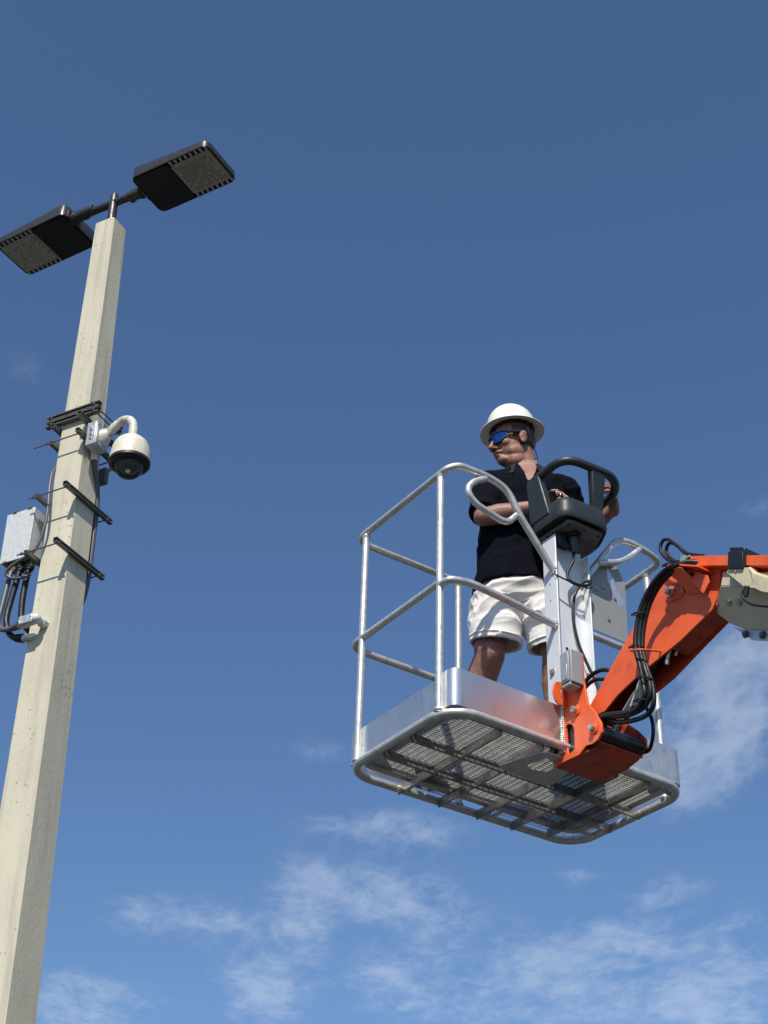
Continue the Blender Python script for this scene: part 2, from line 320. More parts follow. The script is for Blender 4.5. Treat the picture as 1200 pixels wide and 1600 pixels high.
def pieces(mb):
    """groups of touching solids in one builder, each as its own builder"""
    n = len(mb.v); par = list(range(n))
    def fd(a):
        while par[a] != a: par[a] = par[par[a]]; a = par[a]
        return a
    for f in mb.f:
        a = fd(f[0])
        for i in f[1:]:
            b_ = fd(i)
            if b_ != a: par[b_] = a
    comp = {}
    for i in range(n): comp.setdefault(fd(i), []).append(i)
    bb = []
    for k, ids in comp.items():
        lo = [min(mb.v[i][q] for i in ids) for q in range(3)]; hi = [max(mb.v[i][q] for i in ids) for q in range(3)]; bb.append([{k}, lo, hi])
    ch = True
    while ch:
        ch = False
        for i in range(len(bb)):
            for j in range(i + 1, len(bb)):
                if all(bb[i][1][q] <= bb[j][2][q] + 0.001 and bb[j][1][q] <= bb[i][2][q] + 0.001 for q in range(3)):
                    bb[i][0] |= bb[j][0]; bb[i][1] = [min(a, b_) for a, b_ in zip(bb[i][1], bb[j][1])]; bb[i][2] = [max(a, b_) for a, b_ in zip(bb[i][2], bb[j][2])]
                    bb.pop(j); ch = True; break
            if ch: break
    out = []
    for ks, _, _ in bb:
        m = MB(); mp = {}
        for k in ks:
            for i in comp[k]: mp[i] = len(m.v); m.v.append(mb.v[i])
        m.f = [tuple(mp[i] for i in f) for f in mb.f if f[0] in mp]; out.append(m)
    return out

# ------------------------------------------------------------ ground
g = MB(); nG = 48
ringr = [0.0, 30, 120, 500, 2500]
g.add([(0, 0, 0)] + [(r * cos(2 * pi * k / nG), r * sin(2 * pi * k / nG), 0) for r in ringr[1:] for k in range(nG)],
      [(0, 1 + k, 1 + (k + 1) % nG) for k in range(nG)] + [(1 + i * nG + k, 1 + (i + 1) * nG + k, 1 + (i + 1) * nG + (k + 1) % nG, 1 + i * nG + (k + 1) % nG) for i in range(3) for k in range(nG)])
go = part('ground', g, 'grass'); go['kind'] = 'structure'
g = MB(); g.box((-22, -30, -0.02), (26, 22, 0.006)); po = part('parking_lot', g, 'asphalt'); po['kind'] = 'structure'

# ============================================================ POLE
Ap = V((-1.6959, 6.7915, 0.0)); az = rad(26.5)
FP = Matrix(((cos(az), sin(az), 0, Ap.x), (-sin(az), cos(az), 0, Ap.y), (0, 0, 1, 0), (0, 0, 0, 1)))
def pw(z): return 0.144 + (8.44 - z) * 0.0165
pole = thing('lamp_post', 'tall square tapering concrete lamp post with two black flat lamp heads at its top', 'lamp post', FP)
mb = MB(); rings = []
def sq(w_, z, c=0.012):
    h = w_ / 2; return [(h - c, -h, z), (h, -h + c, z), (h, h - c, z), (h - c, h, z), (-h + c, h, z), (-h, h - c, z), (-h, -h + c, z), (-h + c, -h, z)]
for i in range(30):
    z = -0.05 + (8.435 + 0.05) * i / 29; rings.append(sq(pw(z), z))
rings.append(sq(pw(8.44) - 0.012, 8.445, 0.010)); mb.rings(rings)
part('shaft', mb, 'concrete', pole, angle=30)
mb = MB(); mb.tube([(-0.004, 0, 8.44), (-0.004, 0, 8.70), (-0.004, 0, 8.725)], [0.028, 0.028, 0.024], 20); mb.cyl((-0.004, 0, 8.445), (-0.004, 0, 8.465), 0.034, 20)
part('tenon', mb, 'lamp_metal', pole)
mb = MB(); mb.tube([(-0.36, 0, 8.655), (0.15, 0, 8.655)], 0.026, 18)
part('cross_arm', mb, 'lamp_metal', pole)
def lamp_head(sgn, x0, yc, rotz):
    # local: x outwards from the arm, y across, z up; underside plane z=0
    Rz = Matrix.Rotation(rotz + (0 if sgn > 0 else pi), 3, 'Z'); c = V((x0, yc, 8.62))
    def T(m_):
        o_ = MB(); o_.v = [c + Rz @ V(v) for v in m_.v]; o_.f = m_.f; return o_
    Lh, Wh, rc = 0.575, 0.335, 0.045
    def rr(l0, l1, w_, r, z, n=6):
        out = []
        for cxx, cyy, a0 in ((l1 - r, w_ / 2 - r, 0), (l0 + r, w_ / 2 - r, 90), (l0 + r, -w_ / 2 + r, 180), (l1 - r, -w_ / 2 + r, 270)):
            for k in range(n + 1):
                a = rad(a0 + 90 * k / n); out.append((cxx + r * cos(a), cyy + r * sin(a), z))
        return out
    m = MB(); rim_o = rr(0, Lh, Wh, rc, 0.0); rim_b = rr(0.0, Lh, Wh, rc, 0.018)
    # top shell: thick at the arm end, thin at the outer end
    def shell(z0, inset):
        pts = rr(inset, Lh - inset, Wh - 2 * inset, rc - inset * 0.5, 0); return [(x, y, z0 * (1.0 - 0.45 * x / Lh) if z0 > 0.03 else z0) for x, y, _ in pts]
    m.rings([rr(0.014, Lh - 0.014, Wh - 0.028, rc - 0.01, 0.012), rr(0.004, Lh - 0.004, Wh - 0.008, rc, 0.004), rr(0, Lh, Wh, rc, 0.010), shell(0.095, 0.002), shell(0.112, 0.012), shell(0.120, 0.05)], cap=False)
    n_ = len(rim_o); m.f.append(tuple(len(m.v) - n_ + k for k in range(n_)))
    head = part('lamp_head', T(m), 'lamp_metal', pole, angle=35)
    # underside plate near the arm, then the lens with open slots at both long edges
    m = MB(); m.rings([rr(0.014, 0.272, Wh - 0.03, 0.03, 0.002), rr(0.014, 0.272, Wh - 0.03, 0.03, 0.03)])
    m.prism([(0.272, -Wh / 2 + 0.038), (Lh - 0.012, -Wh / 2 + 0.038), (Lh - 0.012, Wh / 2 - 0.038), (0.272, Wh / 2 - 0.038)], 2, 0.0105, 0.03)
    for q in (0.055, 0.232): m.box((q, -0.13, 0.0008), (q + 0.004, 0.13, 0.0035))
    part('underside_plate', T(m), 'lamp_under', head, angle=30)
    m = MB()
    for sy in (-1, 1):
        for k in range(8): xx = 0.285 + k * 0.037; m.box((xx, sy * (Wh / 2 - 0.037) - 0.001, 0.005), (xx + 0.012, sy * (Wh / 2 - 0.006), 0.03) if sy > 0 else (xx + 0.012, -(Wh / 2 - 0.006), 0.03))
    part('cooling_fin', T(m), 'galv', head)
    m = MB(); m.rings([rr(0.285, Lh - 0.022, Wh - 0.09, 0.012, -0.001), rr(0.285, Lh - 0.022, Wh - 0.09, 0.012, 0.012)])
    m.rings([rr(0.279, Lh - 0.016, Wh - 0.078, 0.016, 0.001), rr(0.279, Lh - 0.016, Wh - 0.078, 0.016, 0.012)])
    lens = part('lens_panel', T(m), 'lens', head, angle=30)
    ml = MB(); md = MB(); rnd = random.Random(7)
    for i in range(14):
        for j in range(12):
            xx = 0.303 + i * 0.0178; yy = -0.104 + j * 0.0182 + (0.009 if i % 2 else 0)
            if yy > 0.108 or (i > 11 and 3 < j < 8): continue
            (md if (rnd.random() < 0.10) != (sgn > 0) else ml).sphere((xx, yy, -0.001), (0.0052, 0.0052, 0.0035), 8, 5)
    part('led_array', T(ml), 'led', lens); part('led_array', T(md), 'led_dark', lens)
    # knuckle joint
    ky = -yc if sgn > 0 else yc
    def TK(m_):
        m_.v = [(v[0], v[1] + ky, v[2]) for v in m_.v]; return T(m_)
    m = MB(); m.tube([(-0.105 - (0.06 if sgn < 0 else 0), 0, 0.035), (0.012, 0, 0.035)], [0.034, 0.038], 20); m.tube([(-0.108, 0, 0.035), (-0.088, 0, 0.035)], 0.040, 20)
    m.tube([(-0.03, 0, 0.035), (-0.015, 0, 0.035)], 0.043, 20); m.box((-0.09, -0.018, 0.062), (-0.02, 0.018, 0.078))
    m.bolt((-0.075, 0, 0.078), (0, 0, 1), 0.007, 0.012); m.bolt((-0.04, 0, 0.078), (0, 0, 1), 0.007, 0.012)
    m.box((-0.004, -0.06, 0.008), (0.010, 0.06, 0.07))
    part('knuckle', TK(m), 'lamp_metal', head, bevel=0.0015)
lamp_head(1, 0.228, 0.02, rad(-2.5)); lamp_head(-1, -0.308, 0.07, rad(-3.5))

# ---- strut clamps
def channel(mb, a, b, open_dir, w_=0.026, d_=0.024, t_=0.003):
    """U channel from a to b; open_dir = the side the lips face"""
    a, b = V(a), V(b); ax = (b - a).normalized(); o = V(open_dir).normalized(); s_ = ax.cross(o)
    m3 = Matrix((ax, o, s_)).transposed(); Lg = (b - a).length; c = (a + b) / 2
    mb.obox(c - o * (d_ / 2 - t_ / 2), (Lg, t_, w_), m3)
    for q in (-1, 1):
        mb.obox(c + s_ * q * (w_ / 2 - t_ / 2) + o * t_ / 2, (Lg, d_ - t_, t_), m3)
        mb.obox(c + s_ * q * (w_ / 2 - 0.0045) + o * (d_ / 2 - t_ / 2), (Lg - 0.002, t_, 0.009 - t_ * 1.1), m3)
SG = 'steel strut clamps bolted round the concrete post'
def strut_pair_y(z, y0, y1, label, wname, rods=(-1, 1), extra=0.0):
    """channels along y on the +x and -x faces of the post, joined by threaded rods"""
    h = pw(z) / 2; t = thing('strut_clamp', label, 'bracket', FP, (h + 0.014, 0, z), group=SG)
    m = MB(); channel(m, (h + 0.014, y0, z), (h + 0.014, y1, z), (1, 0, 0)); part('channel', m, wname, t)
    m = MB(); channel(m, (-h - 0.014, y0 + 0.03, z), (-h - 0.014, y1, z), (-1, 0, 0)); part('channel', m, wname, t)
    for q in rods:
        yy = (y0 + 0.022) if q < 0 else (y1 - 0.05)
        m = MB(); m.tube([(-h - 0.06 - (extra if q < 0 else 0), yy, z - 0.012), (h + 0.035, yy, z - 0.012)], 0.0042, 8)
        for xx in (-h - 0.034, h + 0.022): m.tube([(xx, yy, z - 0.012), (xx + 0.008, yy, z - 0.012)], 0.009, 6)
        part('threaded_rod', m, 'galv_dark', t)
    return t
strut_pair_y(6.317, -0.208, 0.218, 'long steel strut clamp at the top of the grey junction box, below the dome camera', 'galv_dark')
strut_pair_y(5.948, -0.223, 0.205, 'lowest long steel strut clamp, level with the bottom of the grey junction box', 'galv_dark')
strut_pair_y(6.705, -0.165, 0.20, 'strut clamp behind the foot of the camera box, its rod sticking out left', 'galv_dark', extra=0.06)
strut_pair_y(6.818, -0.172, 0.19, 'steel strut clamp behind the top of the camera box, just under the double rail', 'galv_dark', rods=(1,))
h = pw(6.9) / 2
t = thing('strut_clamp', 'double rail of stacked steel channel across the front of the post above the camera', 'bracket', FP, (0, -h - 0.014, 6.88), group=SG)
for z in (6.862, 6.900):
    m = MB(); channel(m, (-0.175, -h - 0.016, z), (0.185, -h - 0.016, z), (0, -1, 0), w_=0.034, d_=0.03); part('channel', m, 'galv_dark', t)
    m = MB(); channel(m, (-0.165, h + 0.016, z), (0.19, h + 0.016, z), (0, 1, 0), w_=0.034, d_=0.03); part('channel', m, 'galv_dark', t)
    for xx in (-0.14, 0.15):
        m = MB(); m.tube([(xx, -h - 0.05, z), (xx, h + 0.07, z)], 0.0042, 8); m.tube([(xx, -h - 0.036, z), (xx, -h - 0.028, z)], 0.009, 6); m.tube([(xx, h + 0.034, z), (xx, h + 0.042, z)], 0.009, 6)
        part('threaded_rod', m, 'galv_dark', t)
# ---- dome camera
camt = thing('security_camera', 'white dome security camera hanging from a curved white arm on the concrete post', 'security camera', FP, (0.13, -0.05, 6.70))
mb = MB(); mb.box((0.118, -0.104, 6.628), (0.178, 0.002, 6.783)); mb.box((0.178, -0.099, 6.633), (0.184, 0.003, 6.778))
bx = part('mounting_box', mb, 'alu_dull', camt, bevel=0.005)
mb = MB()
for y_ in (-0.088, -0.008):
    for z_ in (6.645, 6.766): mb.bolt((0.184, y_, z_), (1, 0, 0), 0.006, 0.007)
for z_ in (6.67, 6.70, 6.73): mb.tube([(0.149, -0.104, z_), (0.149, -0.109, z_)], 0.009, 14)
part('bolt', mb, 'steel', bx)
Yc = -0.035
mb = MB()
mb.rings([[(0.184, Yc + 0.042 * cos(a), 6.705 + 0.055 * sin(a)) for a in [2 * pi * k / 24 for k in range(24)]], [(0.196, Yc + 0.040 * cos(a), 6.705 + 0.053 * sin(a)) for a in [2 * pi * k / 24 for k in range(24)]], [(0.225, Yc + 0.026 * cos(a), 6.725 + 0.030 * sin(a)) for a in [2 * pi * k / 24 for k in range(24)]]])
mb.tube([(0.20, Yc, 6.712), (0.235, Yc, 6.742), (0.275, Yc, 6.772), (0.315, Yc, 6.784), (0.352, Yc, 6.770), (0.376, Yc, 6.735), (0.382, Yc, 6.69), (0.382, Yc, 6.63)], [0.030, 0.026, 0.024, 0.024, 0.024, 0.024, 0.024, 0.025], 22, smooth=5)
mb.cyl((0.382, Yc, 6.655), (0.382, Yc, 6.625), 0.029, 24)
part('curved_arm', mb, 'arm_white', camt)
hc = (0.382, Yc, 6.452); mb = MB()
mb.lathe([(0.0, 0.198), (0.026, 0.196), (0.040, 0.185), (0.062, 0.172), (0.086, 0.148), (0.100, 0.115), (0.107, 0.075), (0.110, 0.04), (0.111, 0.022), (0.108, 0.018), (0.100, 0.02)], hc, n=48)
part('housing', mb, 'housing', camt)
mb = MB(); mb.lathe([(0.108, 0.026), (0.1125, 0.022), (0.1125, 0.006), (0.104, -0.004), (0.090, -0.008), (0.082, -0.006), (0.076, 0.02)], hc, n=48)
tr = part('trim_ring', mb, 'trim', camt)
mb = MB(); mb.lathe([(0.080, 0.004), (0.079, -0.012), (0.072, -0.036), (0.058, -0.058), (0.036, -0.073), (0.013, -0.079), (0.0, -0.080)], hc, n=40); part('clear_dome', mb, 'bubble', camt)
mb = MB(); mb.sphere((0.382, Yc, 6.455), (0.055, 0.055, 0.040), 24, 14); mb.tube([(0.382, Yc, 6.44), (0.395, Yc - 0.02, 6.398)], 0.022, 20); lensb = part('camera_module', mb, 'trim', camt)
mb = MB(); mb.tube([(0.395, Yc - 0.02, 6.399), (0.3965, Yc - 0.0225, 6.393)], 0.014, 20); part('camera_lens', mb, 'chrome', lensb)
# ---- junction box on the left
jb = thing('junction_box', 'galvanised grey metal junction box hanging on the left side of the concrete post', 'junction box', FP, (-0.23, -0.08, 5.98))
mb = MB(); mb.box((-0.325, -0.128, 5.972), (-0.142, -0.028, 6.282)); bxo = part('box_body', mb, 'galv', jb, bevel=0.003)
mb = MB(); mb.box((-0.327, -0.133, 5.969), (-0.140, -0.1285, 6.285)); part('cover', mb, 'galv', bxo, bevel=0.002)
mb = MB()
for xx, zz_ in ((-0.275, 6.288), (-0.175, 6.288), (-0.29, 5.966)): mb.box((xx - 0.012, -0.14, zz_ - 0.004), (xx + 0.012, -0.10, zz_ + 0.006)); mb.bolt((xx, -0.12, zz_ + (0.006 if zz_ > 6 else -0.004)), (0, 0, 1 if zz_ > 6 else -1), 0.006, 0.014)
part('latch', mb, 'galv_dark', bxo)
# ---- conduits below the box
CG = 'flexible conduits looping from the junction box to the post'
def conduit(label, pts, r, rod=None, mt='rubber'):
    t = thing('flexible_conduit', label, 'conduit', FP, pts[0], group=CG)
    m = MB(); m.tube(pts, r, 14, smooth=8); part('hose', m, mt, t)
    m = MB(); p = V(pts[0]); m.tube([p + V((0, 0, 0.035)), p + V((0, 0, -0.03))], r * 1.35, 16); m.tube([p + V((0, 0, 0.0)), p + V((0, 0, -0.018))], r * 1.65, 6)
    e = V(pts[-1]); d = (e - V(pts[-2])).normalized(); m.tube([e - d * 0.045, e + d * 0.004], [r * 1.25, r * 1.55], 16); part('fitting', m, mt, t)
conduit('outermost flexible conduit, lit grey on its left, ending at the cast elbow', [(-0.26, -0.10, 5.945), (-0.262, -0.115, 5.85), (-0.262, -0.13, 5.70), (-0.262, -0.14, 5.60), (-0.235, -0.145, 5.545), (-0.185, -0.15, 5.522), (-0.135, -0.158, 5.518), (-0.10, -0.165, 5.517)], 0.0145, mt='conduit')
conduit('middle flexible conduit, ending lowest at the white fitting in the post', [(-0.215, -0.09, 5.945), (-0.222, -0.10, 5.83), (-0.232, -0.11, 5.70), (-0.228, -0.12, 5.60), (-0.195, -0.12, 5.52), (-0.150, -0.118, 5.480), (-0.105, -0.112, 5.470)], 0.0165)
conduit('innermost flexible conduit, closest to the post, running behind the cast elbow', [(-0.165, -0.08, 5.945), (-0.170, -0.085, 5.83), (-0.168, -0.09, 5.72), (-0.158, -0.09, 5.62), (-0.135, -0.088, 5.57), (-0.10, -0.075, 5.54)], 0.0165)
t = thing('conduit_elbow', 'cast grey conduit elbow with a screwed cover on the bright face of the post', 'conduit fitting', FP, (-0.03, -0.15, 5.52))
mb = MB(); mb.tube([(-0.085, -0.165, 5.516), (0.008, -0.165, 5.528)], [0.024, 0.027], 20); mb.sphere((0.008, -0.165, 5.528), 0.027, 20, 12); mb.tube([(0.008, -0.165, 5.528), (0.012, -0.118, 5.528)], 0.021, 20); mb.tube([(0.012, -0.128, 5.528), (0.0125, -0.090, 5.528)], 0.026, 8)
eb = part('elbow_body', mb, 'galv', t)
mb = MB(); mb.box((-0.080, -0.1945, 5.500), (0.004, -0.188, 5.548)); cvr = part('cover_plate', mb, 'alu', eb, bevel=0.006)
mb = MB(); mb.bolt((-0.002, -0.1945, 5.532), (0, -1, 0), 0.004, 0.004); mb.bolt((-0.074, -0.1945, 5.514), (0, -1, 0), 0.004, 0.004); part('screw', mb, 'chrome', eb)
t = thing('conduit_connector', 'bright silver conduit connector low on the left edge of the post', 'conduit fitting', FP, (-0.1, -0.10, 5.47))
mb = MB(); mb.tube([(-0.105, -0.112, 5.47), (-0.085, -0.108, 5.470)], 0.024, 8); mb.tube([(-0.09, -0.108, 5.470), (-0.04, -0.095, 5.472)], 0.019, 16); part('connector_body', mb, 'alu', t)
# ---- cables
t = thing('cable', 'grey cable curving down the left edge of the post and looping under the junction box', 'cable', FP, (-0.06, -0.12, 6.5))
mb = MB(); mb.tube([(-0.085, 0.02, 6.66), (-0.088, -0.05, 6.60), (-0.078, -0.105, 6.52), (-0.068, -0.125, 6.44), (-0.058, -0.135, 6.36), (-0.045, -0.14, 6.24), (-0.047, -0.142, 6.12), (-0.085, -0.145, 5.985), (-0.16, -0.155, 5.94), (-0.225, -0.16, 5.905), (-0.25, -0.155, 5.875), (-0.225, -0.14, 5.85), (-0.17, -0.125, 5.845), (-0.13, -0.10, 5.87)], 0.0085, 12, smooth=7)
part('cable_run', mb, 'conduit', t)
t = thing('conduit', 'grey conduit running down the shaded right face of the post from the camera box', 'conduit', FP, (0.12, 0.04, 6.65))
mb = MB(); mb.tube([(0.115, -0.01, 6.64), (0.100, 0.03, 6.56), (0.092, 0.075, 6.47), (0.084, 0.104, 6.36), (0.080, 0.112, 6.20), (0.078, 0.116, 6.02), (0.075, 0.118, 5.90), (0.06, 0.122, 5.80), (0.03, 0.126, 5.72)], 0.0145, 16, smooth=6)
part('pipe', mb, 'conduit', t)
mb = MB(); mb.tube([(0.117, -0.02, 6.655), (0.110, 0.0, 6.60)], 0.022, 16); part('fitting', mb, 'galv', t)
# small rear box behind the camera on its clamps
t = thing('equipment_box', 'small dark equipment box behind the dome camera on the far side of the post', 'equipment box', FP, (0.05, 0.19, 6.62))
mb = MB(); mb.box((0.0, 0.145, 6.56), (0.080, 0.180, 6.66)); part('box_body', mb, 'galv_dark', t, bevel=0.004)
mb = MB(); mb.box((0.098, 0.205, 6.72), (0.103, 0.24, 6.745)); mb.bolt((0.10, 0.21, 6.74), (0, 0, 1), 0.007, 0.02); mb.box((0.05, 0.202, 6.68), (0.11, 0.215, 6.725)); part('latch', mb, 'galv', t)

# ============================================================ BOOM LIFT
O = V((0.20568404, 5.15114224, 2.651366 + CAM_Z))
FB = Matrix(((0.82013356, -0.57140625, 0.02959474, O.x), (0.57146237, 0.82059527, 0.00735937, O.y), (-0.02849049, 0.01087661, 0.99953489, O.z), (0, 0, 0, 1)))
lift = thing('boom_lift', 'orange boom lift arm carrying an open aluminium work platform high against the sky', 'boom lift', FB)
NR = 0.0155
# --- bottom tube and floor frame
x0, x1, y0, y1 = -0.004, 1.214, -0.076, 0.638
def rrect(x0, x1, y0, y1, r, z, n=10):
    out = []
    for cx_, cy_, a0 in ((x1 - r, y1 - r, 0), (x0 + r, y1 - r, 90), (x0 + r, y0 + r, 180), (x1 - r, y0 + r, 270)):
        for k in range(n + 1):
            a = rad(a0 + 90 * k / n); out.append(V((cx_ + r * cos(a), cy_ + r * sin(a), z)))
    return out
mb = MB(); mb.tube(rrect(x0, x1, y0, y1, 0.125, -0.025), 0.0175, 16, closed=True)
part('floor_ring_tube', mb, 'alu', lift)
mb = MB()
def frame_ring(o, w_, z0_, z1_, r):
    a = rrect(o[0], o[1], o[2], o[3], r, z0_); b = rrect(o[0] + w_, o[1] - w_, o[2] + w_, o[3] - w_, max(0.02, r - w_), z0_)
    a2 = [p + V((0, 0, z1_ - z0_)) for p in a]; b2 = [p + V((0, 0, z1_ - z0_)) for p in b]
    n = len(a); vs = a + a2 + b2 + b; fs = []
    for q in range(4):
        for k in range(n): fs.append((q * n + k, q * n + (k + 1) % n, ((q + 1) % 4) * n + (k + 1) % n, ((q + 1) % 4) * n + k))
    mb.add(vs, fs)
frame_ring((0.014, 1.165, -0.058, 0.575), 0.034, -0.018, 0.016, 0.07)
part('floor_frame', mb, 'alu_dull', lift, bevel=0.004)
mb = MB()
for (a, b_) in (((0.03, -0.04), (0.03, 0.10)), ): pass
for cx_, cy_, sx, sy in ((0.045, -0.028, 1, 1), (0.045, 0.545, 1, -1), (1.135, -0.028, -1, 1), (1.135, 0.545, -1, -1)):
    mb.prism([(cx_, cy_), (cx_ + sx * 0.13, cy_), (cx_, cy_ + sy * 0.10)], 2, -0.006, -0.002)
part('corner_plate', mb, 'alu_dull', lift)
mb = MB()   # expanded metal floor
def zig(ya, yb, xa, xb, pitch, wl):
    n = int((xb - xa) / (wl / 2)); m_ = int((yb - ya) / pitch)
    for j in range(m_ + 1):
        y = ya + j * pitch; s_ = 1 if j % 2 else -1
        pts = [(xa + i * wl / 2, y + 0.0014 * (s_ if i % 2 else -s_)) for i in range(n + 1)]
        vs = []
        for x, yy in pts: vs += [(x, yy - 0.0013, 0.0), (x, yy + 0.0013, 0.001), (x, yy + 0.0013, 0.012), (x, yy - 0.0013, 0.011)]
        fs = []
        for i in range(n):
            for q in range(4): fs.append((4 * i + q, 4 * i + (q + 1) % 4, 4 * i + 4 + (q + 1) % 4, 4 * i + 4 + q))
        mb.add(vs, fs)
for j in range(38):
    y = -0.02 + j * 0.015; mb.box((0.046, y - 0.0017, 0.001), (1.134, y + 0.0017, 0.0105))
for i in range(37):
    x = 0.050 + 0.030 * i
    for j in range(37): mb.box((x - 0.0014, -0.0183 + j * 0.015, 0.003), (x + 0.0014, -0.0067 + j * 0.015, 0.009))
part('mesh_floor', mb, 'mesh_alu', lift)
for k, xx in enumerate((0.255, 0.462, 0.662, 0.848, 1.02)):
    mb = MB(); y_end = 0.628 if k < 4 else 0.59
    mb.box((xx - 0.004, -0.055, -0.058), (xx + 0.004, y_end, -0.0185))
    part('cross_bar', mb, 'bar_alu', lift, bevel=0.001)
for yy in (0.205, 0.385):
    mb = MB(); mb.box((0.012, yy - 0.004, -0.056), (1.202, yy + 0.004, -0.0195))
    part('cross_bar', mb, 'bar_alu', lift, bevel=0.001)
mb = MB()
for (a, b_) in (((0.30, 0.56), (0.30, 0.632)), ((0.75, 0.56), (0.75, 0.632)), ((1.14, 0.0), (1.212, 0.0)), ((1.14, 0.52), (1.212, 0.52))): mb.tube([(a[0], a[1], -0.012), (b_[0], b_[1], -0.022)], 0.010, 12)
part('frame_stub', mb, 'alu', lift)
# support plate welded under the floor at the mast
def plate_hole(outer, hole, ax, a, b_):
    """plate with one hole, built with bmesh fill"""
    bm = bmesh.new()
    def mk(p, w_):
        q = list(p); q.insert(ax, w_); return q
    ed = []
    for lp in (outer, hole):
        vs = [bm.verts.new(mk(p, a)) for p in lp]; ed += [bm.edges.new((vs[i], vs[(i + 1) % len(vs)])) for i in range(len(vs))]
    bmesh.ops.triangle_fill(bm, use_beauty=True, edges=ed)
    r_ = bmesh.ops.extrude_face_region(bm, geom=list(bm.faces)); d = [0, 0, 0]; d[ax] = b_ - a
    bmesh.ops.translate(bm, verts=[v for v in r_['geom'] if isinstance(v, bmesh.types.BMVert)], vec=d)
    m = MB(); bm.verts.index_update(); m.add([v.co[:] for v in bm.verts], [tuple(v.index for v in f.verts) for f in bm.faces]); bm.free(); return m
m = plate_hole([(0.405, 0.150), (0.425, 0.068), (0.455, -0.039), (0.480, -0.060), (0.56, -0.062), (0.649, -0.017), (0.663, 0.053), (0.685, 0.150), (0.66, 0.178), (0.609, 0.178), (0.427, 0.168)], [(0.488, 0.072), (0.505, -0.020), (0.560, 0.000), (0.590, 0.040), (0.585, 0.085), (0.506, 0.094)], 2, -0.066, -0.060); part('support_plate', m, 'alu_dull', lift, bevel=0.0015)
# --- toe boards
def sheet(mb, path, z0_, z1_, t_=0.003):
    path = [V((p[0], p[1], 0)) for p in path]; n = len(path); A, B = [], []
    for i, p in enumerate(path):
        d = (path[min(i + 1, n - 1)] - path[max(i - 1, 0)]).normalized(); nn_ = V((-d.y, d.x, 0)) * t_ / 2; A.append(p + nn_); B.append(p - nn_)
    vs = []
    for a, b_ in zip(A, B): vs += [(a.x, a.y, z0_), (a.x, a.y, z1_), (b_.x, b_.y, z1_), (b_.x, b_.y, z0_)]
    fs = [(4 * i + q, 4 * i + (q + 1) % 4, 4 * i + 4 + (q + 1) % 4, 4 * i + 4 + q) for i in range(n - 1) for q in range(4)] + [(0, 1, 2, 3), (4 * n - 1, 4 * n - 2, 4 * n - 3, 4 * n - 4)]
    mb.add(vs, fs)
mb = MB(); sheet(mb, [(0.010, 0.60), (0.010, 0.018)], -0.006, 0.135); part('toe_board', mb, 'alu_sheet', lift)
mb = MB(); sheet(mb, fillet([(0.012, 0.012, 0), (0.012, -0.073, 0), (0.544, -0.073, 0)], 0.075, 12), -0.0055, 0.152); part('toe_board', mb, 'alu_sheet', lift)
mb = MB(); sheet(mb, fillet([(0.735, -0.073, 0), (1.196, -0.073, 0), (1.196, 0.03, 0)], 0.085, 12), -0.0055, 0.152); part('toe_board', mb, 'alu_dull', lift)
mb = MB(); sheet(mb, fillet([(1.204, 0.075, 0), (1.204, 0.625, 0), (0.72, 0.625, 0)], 0.09, 12), -0.004, 0.14); part('toe_board', mb, 'alu_sheet', lift)
mb = MB(); sheet(mb, fillet([(0.012, 0.606, 0), (0.012, 0.622, 0), (0.552, 0.622, 0)], 0.01, 4), -0.004, 0.14); part('toe_board', mb, 'alu_sheet', lift)
# --- posts and rails
for (x, y, zt_) in ((0.0, 0.553, 1.085), (0.0, 0.0, 1.095), (0.57, 0.632, 1.09), (1.208, 0.052, 1.09), (1.225, 0.56, 1.09), (0.72, 0.632, 1.09)):
    mb = MB(); mb.cyl((x, y, -0.02), (x, y, zt_), 0.0158, 18); mb.tube([(x, y, zt_ - 0.022), (x, y, zt_ - 0.008)], [0.0158, 0.021], 18); mb.tube([(x, y, -0.012), (x, y, 0.0)], [0.021, 0.016], 18)
    part('post', mb, 'alu', lift)
mb = MB(); mb.tube(fillet([(0.57, 0.632, 1.10), (0.0, 0.636, 1.10), (0.0, -0.045, 1.10), (0.04, -0.072, 1.118), (0.20, -0.072, 1.128), (0.30, -0.072, 1.105), (0.36, -0.072, 1.00), (0.548, -0.062, 0.795)], [0, 0.075, 0.06, 0.05, 0.07, 0.05, 0.05, 0], 8), NR, 16)
part('top_rail', mb, 'alu', lift)
mb = MB(); mb.tube(fillet([(0.182, -0.072, 1.112), (0.115, -0.072, 1.066), (0.080, -0.072, 1.01), (0.125, -0.072, 0.958), (0.29, -0.072, 0.925), (0.345, -0.072, 0.99)], [0, 0.03, 0.05, 0.05, 0.05, 0], 8), NR * 0.92, 16)
part('grab_handle', mb, 'alu', lift)
mb = MB(); mb.tube(fillet([(0.57, 0.645, 0.56), (0.0, 0.652, 0.56), (0.0, 0.0, 0.56)], [0, 0.075, 0], 8), NR, 16); part('mid_rail', mb, 'alu', lift)
mb = MB(); mb.tube(fillet([(0.0, 0.0, 0.545), (0.0, -0.058, 0.548), (0.09, -0.074, 0.558), (0.30, -0.072, 0.548), (0.548, -0.060, 0.53)], [0, 0.05, 0.07, 0.05, 0], 8), NR, 16); part('mid_rail', mb, 'alu', lift)
mb = MB(); mb.tube(fillet([(0.73, -0.062, 0.835), (0.91, -0.072, 1.09), (0.985, -0.072, 1.118), (1.11, -0.072, 1.105), (1.20, -0.05, 1.10), (1.208, 0.10, 1.10), (1.226, 0.636, 1.10), (0.72, 0.634, 1.10)], [0, 0.05, 0.05, 0.05, 0.06, 0.05, 0.08, 0], 8), NR, 16); part('top_rail', mb, 'alu', lift)
